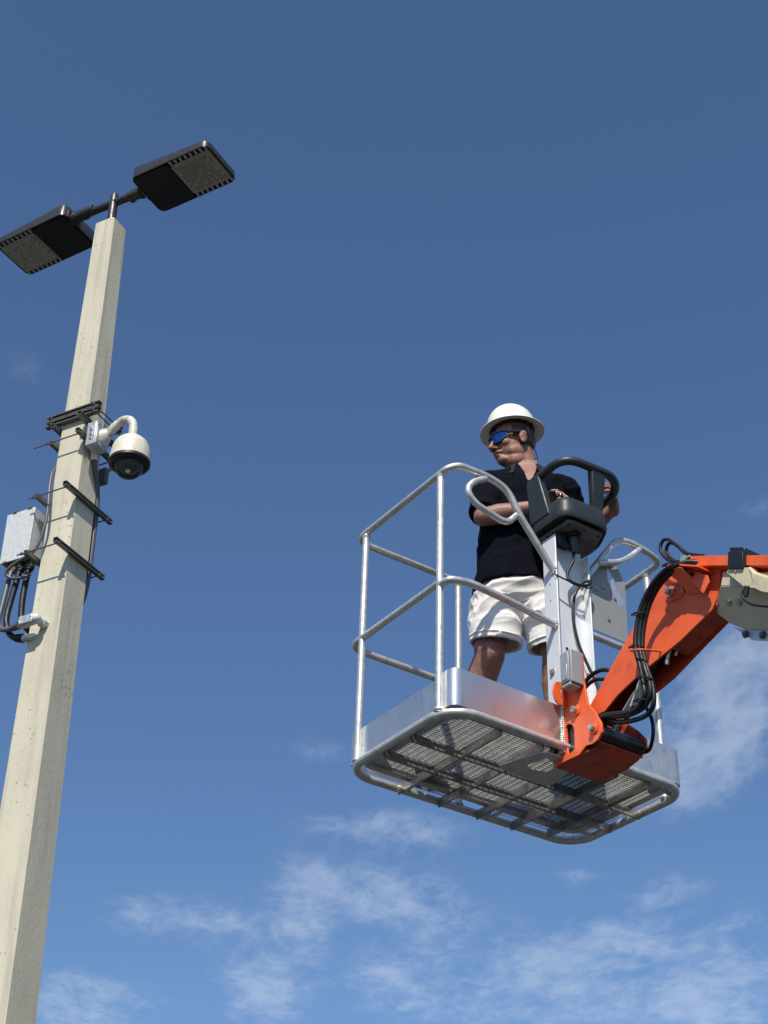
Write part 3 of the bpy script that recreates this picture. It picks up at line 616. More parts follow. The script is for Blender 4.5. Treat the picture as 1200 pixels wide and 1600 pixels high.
mb = MB(); mb.tube(fillet([(0.79, -0.074, 0.925), (0.93, -0.074, 0.985), (1.00, -0.074, 1.045), (1.05, -0.074, 1.10)], [0, 0.05, 0.05, 0], 8), NR * 0.92, 16); part('grab_handle', mb, 'alu', lift)
mb = MB(); mb.tube(fillet([(0.73, -0.062, 0.553), (1.17, -0.072, 0.545), (1.226, 0.10, 0.56), (1.226, 0.645, 0.56), (0.72, 0.645, 0.56)], [0, 0.06, 0.05, 0.08, 0], 8), NR, 16); part('mid_rail', mb, 'alu', lift)
# panel on the right
mb = MB(); mb.prism([(0.745, 0.60), (0.735, 0.80), (0.785, 0.905), (0.852, 0.972), (0.935, 0.975), (0.962, 0.92), (0.972, 0.88), (0.966, 0.612), (0.955, 0.598)], 1, -0.046, -0.042)
pn = part('side_panel', mb, 'panel_alu', lift)
mb = MB(); mb.add([(0.865, -0.0465, 0.965), (0.905, -0.047, 0.90), (0.955, -0.047, 0.84), (0.968, -0.0465, 0.80), (0.935, -0.0465, 0.745), (0.87, -0.0465, 0.88), (0.915, -0.058, 0.86)], [(0, 1, 6), (1, 2, 6), (2, 3, 6), (3, 4, 6), (4, 5, 6), (5, 0, 6)]); part('folded_rib', mb, 'alu_dull', pn)
mb = MB()
for p in ((0.80, 0.81), (0.845, 0.835), (0.905, 0.80), (0.86, 0.68)): mb.bolt((p[0], -0.047, p[1]), (0, -1, 0), 0.006, 0.006)
part('bolt', mb, 'steel', pn)
# --- mast column (channel section, open towards the boom)
mb = MB(); mb.box((0.545, -0.083, -0.05), (0.551, 0.0, 0.975)); mb.box((0.727, -0.083, -0.05), (0.733, 0.0, 0.93)); mb.box((0.5512, -0.040, -0.05), (0.7268, -0.034, 0.96))

clm = part('mast', mb, 'alu_mast', lift, bevel=0.0015) if 'alu_mast' in M else None
if clm is None:
    M['alu_mast'] = mat('brushed_mast_aluminium', (0.80, 0.81, 0.81), 0.45, 0.22, var=0.14, vscale=6, rvar=0.12, bump=0.05, bscale=40, stretch=(2, 2, 0.5))
    clm = part('mast', mb, 'alu_mast', lift, bevel=0.0015)
mb = MB()
for i in range(26):
    z = -0.02 + i * 0.0085; mb.sphere((0.5435, -0.074 + 0.004 * random.uniform(-1, 1), z), (0.0065, 0.007, 0.0055), 10, 6)
for c in ((0.541, -0.064, 0.80), (0.541, -0.062, 0.53)):
    for k in range(10):
        a = 2 * pi * k / 10; mb.sphere((c[0], c[1] + 0.017 * cos(a), c[2] + 0.019 * sin(a)), 0.0055, 8, 6)
mb.sphere((0.535, -0.075, -0.02), 0.015, 14, 8)
part('weld_seam', mb, 'alu', clm)
mb = MB(); mb.bolt((0.545, -0.034, 0.322), (-1, 0, 0), 0.010, 0.012)
for z in (0.74, 0.66): mb.tube([(0.5455, -0.04, z), (0.5435, -0.04, z)], 0.004, 10)
part('bolt', mb, 'steel', clm)
mb = MB(); mb.tube([(0.62, -0.0405, 0.455), (0.62, -0.044, 0.455)], 0.006, 12); part('hole_plug', mb, 'black', clm)
# --- control console
mb = MB()
foot = fillet([(0.60, 0.045, 0), (0.508, 0.040, 0), (0.508, -0.192, 0), (0.750, -0.205, 0), (0.815, -0.07, 0), (0.815, 0.045, 0), (0.60, 0.045, 0)], [0, 0.04, 0.06, 0.05, 0.05, 0.04, 0], 6)[:-1]
cen = V((0.66, -0.04, 0))
def scl(k, z, dz=0): return [V((cen.x + (p.x - cen.x) * k, cen.y + (p.y - cen.y) * k, z)) for p in foot]
mb.rings([scl(0.90, 1.020), scl(0.965, 1.012), scl(0.995, 1.022), scl(1.0, 1.045), scl(0.965, 1.09), scl(0.93, 1.112), scl(0.88, 1.118)])
con = part('control_console', mb, 'plastic', lift, angle=50)
mb = MB(); mb.prism([(0.548, 0.030), (0.552, -0.160), (0.578, -0.170), (0.735, -0.172), (0.79, -0.06), (0.79, 0.030)], 2, 0.995, 1.0115)
und = part('console_base_plate', mb, 'galv_dark', con, bevel=0.002)
mb = MB()
for x, y in ((0.57, -0.15), (0.73, -0.155), (0.56, -0.02), (0.77, -0.03), (0.65, -0.155), (0.77, 0.015)): mb.tube([(x, y, 0.9945), (x, y, 0.991)], 0.006, 10)
mb.tube([(0.635, -0.10, 0.995), (0.635, -0.10, 0.975)], 0.034, 20)
part('screw', mb, 'black', und)
mb = MB(); mb.tube([(0.635, -0.10, 0.985), (0.635, -0.10, 0.955), (0.634, -0.10, 0.90)], [0.025, 0.024, 0.011], 16); mb.tube([(0.60, -0.055, 0.994), (0.60, -0.055, 0.945)], 0.036, 20); mb.tube([(0.66, -0.055, 0.994), (0.66, -0.055, 0.955)], 0.02, 16)
part('cable_gland', mb, 'black', con)
RZ = 1.295
mb = MB(); mb.tube(fillet([(0.516, 0.03, RZ - 0.01), (0.510, -0.205, RZ + 0.002), (0.775, -0.225, RZ), (0.862, -0.150, RZ - 0.005), (0.862, -0.02, RZ - 0.02), (0.825, 0.045, RZ - 0.10), (0.79, 0.05, RZ - 0.17)], [0, 0.09, 0.06, 0.06, 0.05, 0.05, 0], 10), 0.0195, 18)
rng = part('console_guard_bar', mb, 'plastic', con)
def web(pts_top, pts_bot, th):
    """tapered slab between a top segment and a bottom segment"""
    m = MB(); a, b_ = V(pts_top[0]), V(pts_top[1]); c, d = V(pts_bot[0]), V(pts_bot[1])
    n_ = (b_ - a).cross(c - a).normalized() * th / 2
    m.add([a - n_, b_ - n_, d - n_, c - n_, a + n_, b_ + n_, d + n_, c + n_], [(0, 1, 2, 3), (7, 6, 5, 4), (0, 4, 5, 1), (1, 5, 6, 2), (2, 6, 7, 3), (3, 7, 4, 0)])
    return m
part('guard_support', web([(0.514, 0.040, RZ - 0.012), (0.512, -0.045, RZ - 0.004)], [(0.522, 0.034, 1.055), (0.522, -0.098, 1.055)], 0.036), 'plastic', con, bevel=0.008)
part('guard_support', web([(0.648, -0.212, RZ), (0.727, -0.216, RZ)], [(0.690, -0.165, 1.085), (0.742, -0.160, 1.08)], 0.034), 'plastic', con, bevel=0.006)
mb = MB(); mb.tube([(0.655, -0.03, 1.112), (0.655, -0.03, 1.135), (0.657, -0.032, 1.165)], [0.026, 0.018, 0.009], 16); mb.tube([(0.657, -0.032, 1.16), (0.66, -0.034, 1.215)], [0.011, 0.014], 14); mb.sphere((0.66, -0.034, 1.218), 0.016, 14, 8)
part('joystick', mb, 'knob', con)
mb = MB(); mb.tube([(0.60, -0.06, 1.112), (0.60, -0.06, 1.20), (0.60, -0.062, 1.208)], [0.004, 0.004, 0.006], 10); mb.tube([V((0.595 + 0.012 * cos(a), -0.062, 1.218 + 0.012 * sin(a))) for a in [rad(q) for q in range(-60, 250, 20)]], 0.0035, 10); part('switch', mb, 'chrome', con)
# cable down the mast
mb = MB(); mb.tube([(0.635, -0.10, 0.92), (0.631, -0.092, 0.86), (0.606, -0.085, 0.80), (0.603, -0.095, 0.755), (0.645, -0.105, 0.742), (0.705, -0.10, 0.766), (0.728, -0.09, 0.80), (0.700, -0.07, 0.79), (0.662, -0.06, 0.72), (0.650, -0.056, 0.61), (0.668, -0.06, 0.49), (0.70, -0.07, 0.40), (0.728, -0.09, 0.31), (0.735, -0.11, 0.25)], 0.0068, 12, smooth=7)
part('control_cable', mb, 'rubber', lift)
mb = MB(); mb.tube([(0.535, -0.086, 0.762), (0.60, -0.092, 0.752), (0.70, -0.092, 0.755), (0.738, -0.086, 0.775)], 0.0035, 8, smooth=5); part('tie_cord', mb, 'rubber', lift)
# --- small grey box on the bracket
mb = MB(); mb.box((0.490, -0.208, 0.190), (0.5515, -0.142, 0.335)); mb.box((0.4835, -0.198, 0.196), (0.4897, -0.150, 0.325)); mb.box((0.486, -0.20, 0.176), (0.54, -0.15, 0.1895)); eb = part('switch_box', mb, 'box_grey', lift, bevel=0.003)
mb = MB(); mb.box((0.4805, -0.190, 0.205), (0.4832, -0.158, 0.27)); part('box_cover', mb, 'alu_dull', eb, bevel=0.001)
# --- pivot bracket
outer = [(-0.057, 0.24), (-0.085, 0.255), (-0.15, 0.345), (-0.185, 0.352), (-0.203, 0.336), (-0.203, 0.218), (-0.222, 0.106), (-0.262, 0.048), (-0.290, -0.005), (-0.292, -0.045), (-0.268, -0.068), (-0.236, -0.075), (-0.20, -0.068), (-0.16, -0.090), (-0.088, -0.087), (-0.017, -0.086), (0.000, -0.062), (0.0, -0.02), (-0.052, -0.003), (-0.055, 0.155)]
hole = [(-0.087, 0.055), (-0.10, 0.068), (-0.125, 0.052), (-0.137, 0.029), (-0.134, -0.055), (-0.125, -0.062), (-0.098, -0.065), (-0.092, -0.052)]
m = plate_hole(outer, hole, 0, 0.552, 0.562)
br = part('pivot_bracket', m, 'orange', lift, bevel=0.0012)
out2 = [(-0.03, 0.16), (-0.16, 0.15), (-0.205, 0.09), (-0.250, 0.048), (-0.292, -0.005), (-0.292, -0.045), (-0.236, -0.075), (-0.16, -0.090), (-0.017, -0.086), (0.000, -0.05), (-0.02, 0.0)]
mb = MB(); mb.prism(out2, 0, 0.778, 0.788); part('bracket_cheek', mb, 'orange_shaded_worn', br, bevel=0.001)
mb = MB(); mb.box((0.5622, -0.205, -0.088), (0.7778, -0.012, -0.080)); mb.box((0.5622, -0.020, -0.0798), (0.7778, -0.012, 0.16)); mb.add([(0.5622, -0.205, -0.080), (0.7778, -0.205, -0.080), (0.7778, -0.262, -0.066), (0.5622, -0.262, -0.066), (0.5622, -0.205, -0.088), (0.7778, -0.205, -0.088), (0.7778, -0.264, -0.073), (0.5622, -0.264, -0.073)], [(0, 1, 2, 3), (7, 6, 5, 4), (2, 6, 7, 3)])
part('bracket_web', mb, 'orange_shaded_worn', br)
mb = MB(); mb.box((0.568, -0.170, -0.0790), (0.760, -0.055, 0.070)); part('slot_shade_block', mb, 'black', br)  # black block added as the shaded interior behind the cheek slot
# rounded hook plate with slot
arc = [(0.517 - 0.034 * cos(a), 0.188 + 0.052 * sin(a)) for a in [rad(-75 + 150 * k / 14) for k in range(15)]]
ou = [(0.552, 0.132)] + arc + [(0.552, 0.242)]
sl = [(0.521, 0.208), (0.526, 0.214), (0.531, 0.210), (0.535, 0.166), (0.531, 0.160), (0.525, 0.165)]
m = plate_hole(ou, sl, 1, -0.104, -0.096); part('hook_plate', m, 'orange', br, bevel=0.0012)
mb = MB()
for (y, z, r) in ((-0.156, 0.101, 0.014), (-0.252, -0.016, 0.014)):
    mb.tube([(0.5518, y, z), (0.546, y, z)], r * 1.9, 6); 
part('pin_boss', mb, 'orange', br, bevel=0.0015)
mb = MB()
for (y, z, r) in ((-0.156, 0.101, 0.014), (-0.252, -0.016, 0.014)): mb.tube([(0.55, y, z), (0.530, y, z), (0.5285, y, z)], [r, r, r * 0.8], 20)
part('pivot_pin', mb, 'steel', br)
mb = MB(); mb.tube([(0.5525, -0.024, -0.025), (0.535, -0.024, -0.025), (0.532, -0.024, -0.025)], [0.021, 0.021, 0.018], 20); mb.tube([(0.562, -0.024, -0.025), (0.7775, -0.024, -0.025)], 0.016, 16)
part('black_pin', mb, 'black', br)
mb = MB(); mb.tube([(0.5635, -0.252, -0.030), (0.7765, -0.252, -0.030)], 0.0335, 28); mb.tube([(0.5635, -0.246, -0.03), (0.575, -0.246, -0.03)], 0.038, 28)
act = part('rotary_actuator', mb, 'black', br)
mb = MB(); mb.box((0.5635, -0.20, -0.065), (0.655, -0.17, -0.035)); mb.tube([(0.655, -0.258, 0.0), (0.655, -0.262, 0.03), (0.65, -0.27, 0.075)], [0.016, 0.015, 0.014], 14); part('actuator_port', mb, 'black', act)
mb = MB(); mb.bolt((0.789, -0.235, -0.05), (1, 0, 0), 0.009, 0.02); mb.bolt((0.789, -0.03, -0.07), (1, 0, 0), 0.008, 0.018); mb.tube([(0.79, -0.03, -0.075), (0.80, -0.06, -0.08), (0.805, -0.085, -0.07)], 0.004, 8); part('bolt', mb, 'steel', br)
# --- jib
jl = [(-0.183, 0.127), (-0.377, 0.292), (-0.497, 0.389), (-0.640, 0.477), (-0.668, 0.505), (-0.70, 0.515), (-0.776, 0.469), (-0.93, 0.387), (-0.905, 0.30), (-0.882, 0.256), (-0.866, 0.236), (-0.696, 0.185), (-0.472, 0.143), (-0.342, 0.107), (-0.262, 0.068), (-0.205, 0.075)]
mb = MB(); mb.prism(jl, 0, 0.600, 0.608); jib = part('jib_arm', mb, 'orange', lift, bevel=0.0012)
jr = jl[:8] + [(-0.90, 0.30), (-0.86, 0.236), (-0.74, 0.195), (-0.545, 0.125), (-0.342, 0.085), (-0.262, 0.055), (-0.205, 0.07)]
mb = MB(); mb.prism(jr, 0, 0.700, 0.708); part('jib_side_plate', mb, 'orange_shaded_worn', jib, bevel=0.001)
mb = MB()
up = [(-0.187, 0.124), (-0.377, 0.285), (-0.497, 0.382), (-0.640, 0.470)]
for i in range(3):
    a, b_ = up[i], up[i + 1]; mb.add([(0.6082, a[0], a[1]), (0.6998, a[0], a[1]), (0.6998, b_[0], b_[1]), (0.6082, b_[0], b_[1]), (0.6082, a[0] - 0.004, a[1] - 0.006), (0.6998, a[0] - 0.004, a[1] - 0.006), (0.6998, b_[0] - 0.004, b_[1] - 0.006), (0.6082, b_[0] - 0.004, b_[1] - 0.006)], [(0, 1, 2, 3), (4, 7, 6, 5), (0, 4, 5, 1), (2, 6, 7, 3)])
part('jib_web', mb, 'orange_shaded_worn', jib); mb = MB()
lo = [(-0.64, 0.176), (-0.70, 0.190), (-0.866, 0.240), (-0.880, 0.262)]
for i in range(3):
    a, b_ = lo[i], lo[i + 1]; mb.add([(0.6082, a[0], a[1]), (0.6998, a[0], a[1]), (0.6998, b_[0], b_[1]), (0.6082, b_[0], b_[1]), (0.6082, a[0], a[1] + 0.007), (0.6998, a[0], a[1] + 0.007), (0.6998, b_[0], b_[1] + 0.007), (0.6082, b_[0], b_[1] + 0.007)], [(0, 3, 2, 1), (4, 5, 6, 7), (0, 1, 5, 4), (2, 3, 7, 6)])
part('underside_plate', mb, 'orange_shaded_worn', jib)
mb = MB(); mb.tube([(0.6082, -0.156, 0.101), (0.6998, -0.156, 0.101)], 0.03, 20); mb.tube([(0.565, -0.156, 0.101), (0.777, -0.156, 0.101)], 0.014, 16); mb.prism([(-0.12, 0.085), (-0.15, 0.14), (-0.235, 0.13), (-0.235, 0.08), (-0.16, 0.07)], 0, 0.625, 0.683); part('jib_knuckle', mb, 'orange_shaded_worn', jib)
mb = MB(); mb.tube([(0.654, -0.262, 0.02), (0.654, -0.36, 0.10), (0.654, -0.45, 0.172)], 0.0125, 14); part('cylinder_rod', mb, 'chrome', jib)
mb = MB(); mb.tube([(0.654, -0.42, 0.148), (0.654, -0.70, 0.375)], 0.031, 22); mb.tube([(0.654, -0.41, 0.140), (0.654, -0.43, 0.156)], 0.034, 22); part('cylinder_barrel', mb, 'black', jib)
mb = MB()
for k in range(5): mb.tube([(0.607 + k * 0.010, -0.40 - k * 0.004, 0.035 + 0.004 * k), (0.607 + k * 0.010, -0.47, 0.135)], 0.004, 8)
part('steel_line', mb, 'galv', jib)
mb = MB(); mb.tube([(0.62, -0.62, 0.19), (0.62, -0.60, 0.155), (0.62, -0.595, 0.135)], 0.008, 10); mb.tube([(0.64, -0.64, 0.195), (0.64, -0.625, 0.165)], 0.007, 10); part('hydraulic_fitting', mb, 'steel', jib)
# jib head pin with boss and locking plate
mb = MB(); bc = [(-0.678 + 0.036 * cos(a), 0.398 + 0.036 * sin(a)) for a in [2 * pi * k / 20 for k in range(20)]]; mb.prism(bc, 0, 0.5935, 0.5998); mb.prism([(-0.700, 0.425), (-0.735, 0.415), (-0.742, 0.372), (-0.712, 0.355), (-0.688, 0.366)], 0, 0.5945, 0.5997); part('pin_boss', mb, 'orange', jib, bevel=0.0015)
mb = MB(); mb.tube([(0.599, -0.678, 0.398), (0.585, -0.678, 0.398)], 0.021, 6); mb.tube([(0.587, -0.678, 0.398), (0.566, -0.678, 0.398), (0.563, -0.678, 0.398)], [0.013, 0.013, 0.010], 18); mb.tube([(0.708, -0.678, 0.398), (0.735, -0.678, 0.398)], 0.013, 18); part('pivot_pin', mb, 'steel', jib)
# hose bracket at the head
mb = MB(); q_ = [(0.515, -0.728, 0.456), (0.515, -0.815, 0.412), (0.597, -0.850, 0.314), (0.597, -0.770, 0.346)]
mb.add([V(p) for p in q_] + [V(p) + V((0.004, 0.002, 0.005)) for p in q_], [(0, 1, 2, 3), (7, 6, 5, 4), (0, 4, 5, 1), (1, 5, 6, 2), (2, 6, 7, 3), (3, 7, 4, 0)])
mb.prism([(-0.755, 0.455), (-0.765, 0.462), (-0.90, 0.350), (-0.905, 0.318), (-0.872, 0.285)], 0, 0.556, 0.562); mb.prism([(-0.728, 0.470), (-0.732, 0.477), (-0.90, 0.378), (-0.90, 0.370)], 0, 0.515, 0.5995)
hb = part('hose_bracket', mb, 'orange', jib, bevel=0.001)
mb = MB(); mb.tube([(0.535, -0.752, 0.445), (0.535, -0.744, 0.440)], 0.008, 6); mb.tube([(0.5555, -0.79, 0.425), (0.549, -0.79, 0.425)], 0.008, 6); mb.tube([(0.5555, -0.83, 0.39), (0.549, -0.83, 0.39)], 0.008, 6); part('bolt', mb, 'black', hb)
# --- main boom, its tray, cream cover, strap (slopes down past the camera, z falls 0.52 per metre)
S = 0.515
def zl(y, z_at, y_at): return z_at + S * (y - y_at)
yE = -4.6
mb = MB(); mb.prism([(-0.70, 0.490), (-0.775, zl(-0.775, 0.462, -0.775)), (yE, zl(yE, 0.462, -0.775)), (yE, zl(yE, 0.462, -0.775) - 0.085), (-0.945, zl(-0.945, 0.462, -0.775) - 0.085), (-0.895, zl(-0.895, 0.462, -0.775) - 0.15), (-0.80, zl(-0.80, 0.462, -0.775) - 0.21), (-0.72, 0.33)], 0, 0.6085, 0.6995); boom = part('main_boom', mb, 'orange', lift, bevel=0.003)
mb = MB(); mb.prism([(-0.828, 0.473), (yE, zl(yE, 0.473, -0.828)), (yE, zl(yE, 0.473, -0.828) - 0.040), (-0.817, 0.434)], 0, 0.555, 0.6075); mb.prism([(-0.800, 0.484), (yE, zl(yE, 0.484, -0.80)), (yE, zl(yE, 0.484, -0.80) - 0.012), (-0.80, 0.470)], 0, 0.6078, 0.712); part('boom_tray', mb, 'orange', boom, bevel=0.002)
mb = MB(); mb.box((0.552, -0.83, 0.468), (0.60, -0.80, 0.478)); mb.prism([(-0.775, 0.452), (-0.80, 0.44), (-0.815, 0.478), (-0.79, 0.49)], 0, 0.545, 0.556); part('hose_clamp', mb, 'box_grey', boom, bevel=0.002)
def sl_(y0_, z0_, y1_, h_): return [(y0_, z0_), (y1_, zl(y1_, z0_, y0_)), (y1_, zl(y1_, z0_, y0_) - h_), (y0_ + 0.02, z0_ - h_)]
mb = MB(); mb.prism([(-1.030, 0.378), (-1.098, 0.343), (-1.086, 0.278), (-1.018, 0.312)], 0, 0.535, 0.72); mb.prism([(-1.03, 0.40), (-1.098, 0.365), (-1.098, 0.343), (-1.03, 0.378)], 0, 0.545, 0.72)
part('boom_strap', mb, 'black', boom, bevel=0.002)
mb = MB(); top = (-0.950, 0.345); mid = (-0.936, 0.292)

mb.prism([(-0.960, 0.340), (yE, zl(yE, 0.340, -0.960)), (yE, zl(yE, 0.292, -0.940)), (-0.940, 0.292)], 0, 0.576, 0.72)
fr3 = [V(p) for p in ((0.576, -0.940, 0.2915), (0.608, -0.882, 0.260), (0.630, -0.859, 0.234), (0.649, -0.898, 0.181), (0.661, -0.953, 0.133))] + [V((0.661, yE, zl(yE, 0.133, -0.953))), V((0.576, yE, zl(yE, 0.2915, -0.940)))]
bk3 = [V((0.7195, p.y, p.z)) for p in fr3]; n7 = len(fr3)
mb.add(fr3 + bk3, [(0, 1, 2, 3, 4, 5, 6), tuple(range(13, 6, -1))] + [(i, i + n7, (i + 1) % n7 + n7, (i + 1) % n7) for i in range(n7)])
cov = part('boom_cover', mb, 'cream', boom, bevel=0.002)
mb = MB(); mb.prism([(-0.905, 0.165), (-0.953, 0.130), (yE, zl(yE, 0.130, -0.953)), (yE, zl(yE, 0.078, -0.953)), (-0.985, 0.072)], 0, 0.655, 0.6615); mb.prism([(-0.98, 0.112), (yE, zl(yE, 0.112, -0.98)), (yE, zl(yE, 0.106, -0.98)), (-0.98, 0.106)], 0, 0.662, 0.715); fl = part('cover_flange', mb, 'alu_dull', cov, bevel=0.001)
mb = MB()
for (y, z) in ((-0.963, 0.105), (-1.040, 0.066), (-1.13, 0.020)): mb.bolt((0.655, y, z), (-1, 0, 0), 0.010, 0.014)
part('bolt', mb, 'galv_dark', fl)
mb = MB()
for (u_, y, z) in ((0.607, -0.945, 0.232), (0.607, -0.995, 0.207)): mb.bolt((u_ - 0.0015, y, z), (-0.87, 0, -0.5), 0.009, 0.012)
part('bolt', mb, 'steel', cov)
# cream guard bracket in front of the cover
mb = MB(); mb.prism([(-1.003, 0.305), (-1.018, 0.318), (-1.105, 0.274), (-1.118, 0.252), (-1.118, 0.182), (-1.078, 0.203)], 0, 0.545, 0.549)
gb = part('guard_bracket', mb, 'cream', boom, bevel=0.001)
mb = MB(); mb.add([(0.545, -1.105, 0.276), (0.545, -1.125, 0.240), (0.545, -1.19, 0.185), (0.545, -1.40, 0.075), (0.545, -1.40, 0.02), (0.545, -1.20, 0.118), (0.545, -1.15, 0.150), (0.545, -1.118, 0.182),
                   (0.575, -1.105, 0.29), (0.575, -1.125, 0.255), (0.575, -1.19, 0.20), (0.575, -1.40, 0.09), (0.575, -1.40, 0.03), (0.575, -1.20, 0.125), (0.575, -1.15, 0.155), (0.575, -1.118, 0.19)],
                  [(0, 1, 7), (1, 6, 7), (1, 2, 5, 6), (2, 3, 4, 5), (8, 15, 9), (9, 15, 14), (9, 14, 13, 10), (10, 13, 12, 11), (0, 8, 9, 1), (1, 9, 10, 2), (2, 10, 11, 3), (3, 11, 12, 4), (4, 12, 13, 5), (5, 13, 14, 6), (6, 14, 15, 7), (7, 15, 8, 0)])
mb.tube([(0.5445, -1.048, 0.286), (0.540, -1.048, 0.286)], 0.004, 10)
part('guard_panel', mb, 'cream', gb, bevel=0.0015)
mb = MB(); mb.tube([(0.55, -1.10, 0.198), (0.538, -1.085, 0.192), (0.535, -1.070, 0.172), (0.535, -1.085, 0.140), (0.535, -1.118, 0.108), (0.54, -1.175, 0.076), (0.56, -1.26, 0.035)], 0.005, 10, smooth=6); mb.tube([(0.542, -1.09, 0.20), (0.542, -1.078, 0.165)], 0.010, 12); mb.box((0.5725, -1.20, 0.10), (0.5758, -1.155, 0.122)); part('sensor_cable', mb, 'rubber', boom)
# --- hoses
H1 = [(0.585, -0.88, 0.425), (0.548, -0.835, 0.440), (0.528, -0.800, 0.436), (0.522, -0.747, 0.445), (0.52, -0.670, 0.416), (0.52, -0.607, 0.353), (0.52, -0.571, 0.271), (0.52, -0.559, 0.193), (0.522, -0.573, 0.106), (0.525, -0.590, 0.032), (0.525, -0.590, -0.022), (0.535, -0.545, -0.050), (0.55, -0.455, -0.040), (0.57, -0.345, 0.003), (0.580, -0.261, 0.040), (0.60, -0.20, 0.07)]
HG = []
def hose(pts, r, nm='hydraulic_hose'):
    mb = MB(); mb.tube(pts, r, 12, smooth=6); return part(nm, mb, 'rubber', lift)
for (du, dy, dz, low) in ((0, 0, 0, 0), (-0.010, 0.010, -0.006, 0.010), (0.014, -0.002, -0.010, -0.016), (0.006, 0.016, -0.014, 0.016)):
    pts = []
    for i, p in enumerate(H1):
        k = 1.0 if 2 < i < 12 else 0.4
        pts.append((p[0] + du, p[1] + dy * k + (0.010 if (i in (9, 10, 11) and low > 0) else 0), p[2] + dz * k + (low if 9 < i < 14 else 0)))
    hose(pts, 0.0095)
for du, s_ in ((0.0, 1.0), (0.020, 0.82)):
    c = V((0.575 + du, -0.722, 0.545)); L_ = [(0.59, -0.86, 0.452), (0.575, -0.793, 0.492), (0.575, -0.753, 0.545), (0.575, -0.712, 0.597), (0.575, -0.678, 0.612), (0.575, -0.660, 0.580), (0.575, -0.690, 0.520), (0.575, -0.735, 0.485), (0.575, -0.79, 0.455)]
    hose([(p[0] + du - 0.02, c.y - 0.0192 + (p[1] - c.y) * (s_ if 1 < i < 7 else 1), c.z + (p[2] - c.z) * (s_ if 1 < i < 7 else 1)) for i, p in enumerate(L_)], 0.007)
hose([(0.72, -0.33, 0.13), (0.74, -0.345, 0.10), (0.75, -0.362, 0.045), (0.75, -0.366, -0.01), (0.76, -0.345, -0.045), (0.785, -0.30, -0.055), (0.79, -0.26, -0.05)], 0.0075)
hose([(0.60, -0.14, 0.20), (0.61, -0.155, 0.250), (0.62, -0.205, 0.272), (0.63, -0.26, 0.262), (0.65, -0.30, 0.225)], 0.009)
hose([(0.60, -0.13, 0.17), (0.61, -0.15, 0.222), (0.62, -0.20, 0.240), (0.64, -0.25, 0.225), (0.66, -0.29, 0.20)], 0.008)
mb = MB()
for (y, z) in ((-0.588, 0.320), (-0.561, 0.190), (-0.588, 0.045), (-0.565, -0.038), (-0.770, 0.447)):
    mb.tube([V((0.519 + 0.026 * cos(a), y + 0.018 * sin(a) * 1.15 + 0.008, z + 0.004 * sin(a))) for a in [2 * pi * k / 16 for k in range(16)]], 0.003, 8, closed=True); mb.box((0.490, y + 0.005, z - 0.003), (0.496, y + 0.030, z + 0.004))
part('cable_tie', mb, 'black', lift)
mb = MB(); mb.tube([(0.598, -0.475, 0.235), (0.52, -0.515, 0.195), (0.488, -0.55, 0.170), (0.492, -0.59, 0.155), (0.54, -0.60, 0.165), (0.598, -0.59, 0.185)], 0.0045, 10, smooth=5); part('hose_loop_guide', mb, 'orange', jib)
# the turret and chassis the boom rises from, standing on the ground to the right
bw = FB @ V((0.654, yE + 0.05, zl(yE, 0.36, -0.775)))
ang = math.atan2(FB[1][0], FB[0][0])
FT = Matrix.Translation((bw.x, bw.y, 0)) @ Matrix.Rotation(ang, 4, 'Z')
FTi = FB.inverted() @ FT
def TB(m_):
    o_ = MB(); o_.v = [FTi @ V(v) for v in m_.v]; o_.f = m_.f; return o_
zb = bw.z
mb = MB(); mb.prism([(-0.9, 0.75), (0.35, 0.75), (0.35, 1.05), (0.12, zb + 0.12), (-0.18, zb + 0.15), (-0.9, 1.35)], 0, -0.24, 0.24); part('turret', TB(mb), 'orange', lift, bevel=0.01)
mb = MB(); mb.box((-0.55, -0.95, 0.32), (0.55, 0.75, 0.72)); part('chassis', TB(mb), 'galv_dark', lift, bevel=0.02)
for sx in (-1, 1):
    for yy in (-0.75, 0.55):
        mb = MB(); mb.tube([(sx * 0.56, yy, 0.33), (sx * 0.60, yy, 0.33), (sx * 0.76, yy, 0.33), (sx * 0.80, yy, 0.33)], [0.28, 0.33, 0.33, 0.28], 32); wh = part('wheel', TB(mb), 'rubber', lift)
        mb = MB(); mb.tube([(sx * 0.78, yy, 0.33), (sx * 0.803, yy, 0.33)], 0.18, 24); part('rim', TB(mb), 'cream', wh)

# ============================================================ PERSON
FZ = 4.26
FPN = Matrix.Translation((0, 0, FZ))
per = thing('person', 'man in white hard hat, blue sunglasses, black polo shirt and pale shorts at the controls', 'person', FPN, (0.55, 5.68, 0.02))
def limb(mb, pts, rs, n=16, k=6):
    pts = [V(p) for p in pts]; P = catmull(pts, k); m = len(P); R_ = [lerp_list(rs, i / (m - 1) * (len(rs) - 1)) for i in range(m)]
    mb.tube(P, R_, n); mb.sphere(P[0], R_[0], n, 10); mb.sphere(P[-1], R_[-1], n, 10)
def torso_rings(rows, n=28, yaw=0.0, power=2.4):
    out = []
    for (x, y, z, a, b_, yw) in rows:
        r = []
        for k in range(n):
            t = 2 * pi * k / n; ct, st = cos(t), sin(t)
            px = a * math.copysign(abs(ct) ** (2 / power), ct); py = b_ * math.copysign(abs(st) ** (2 / power), st)
            r.append(V((x + px * cos(yw) - py * sin(yw), y + px * sin(yw) + py * cos(yw), z)))
        out.append(r)
    return out
yw = rad(6)
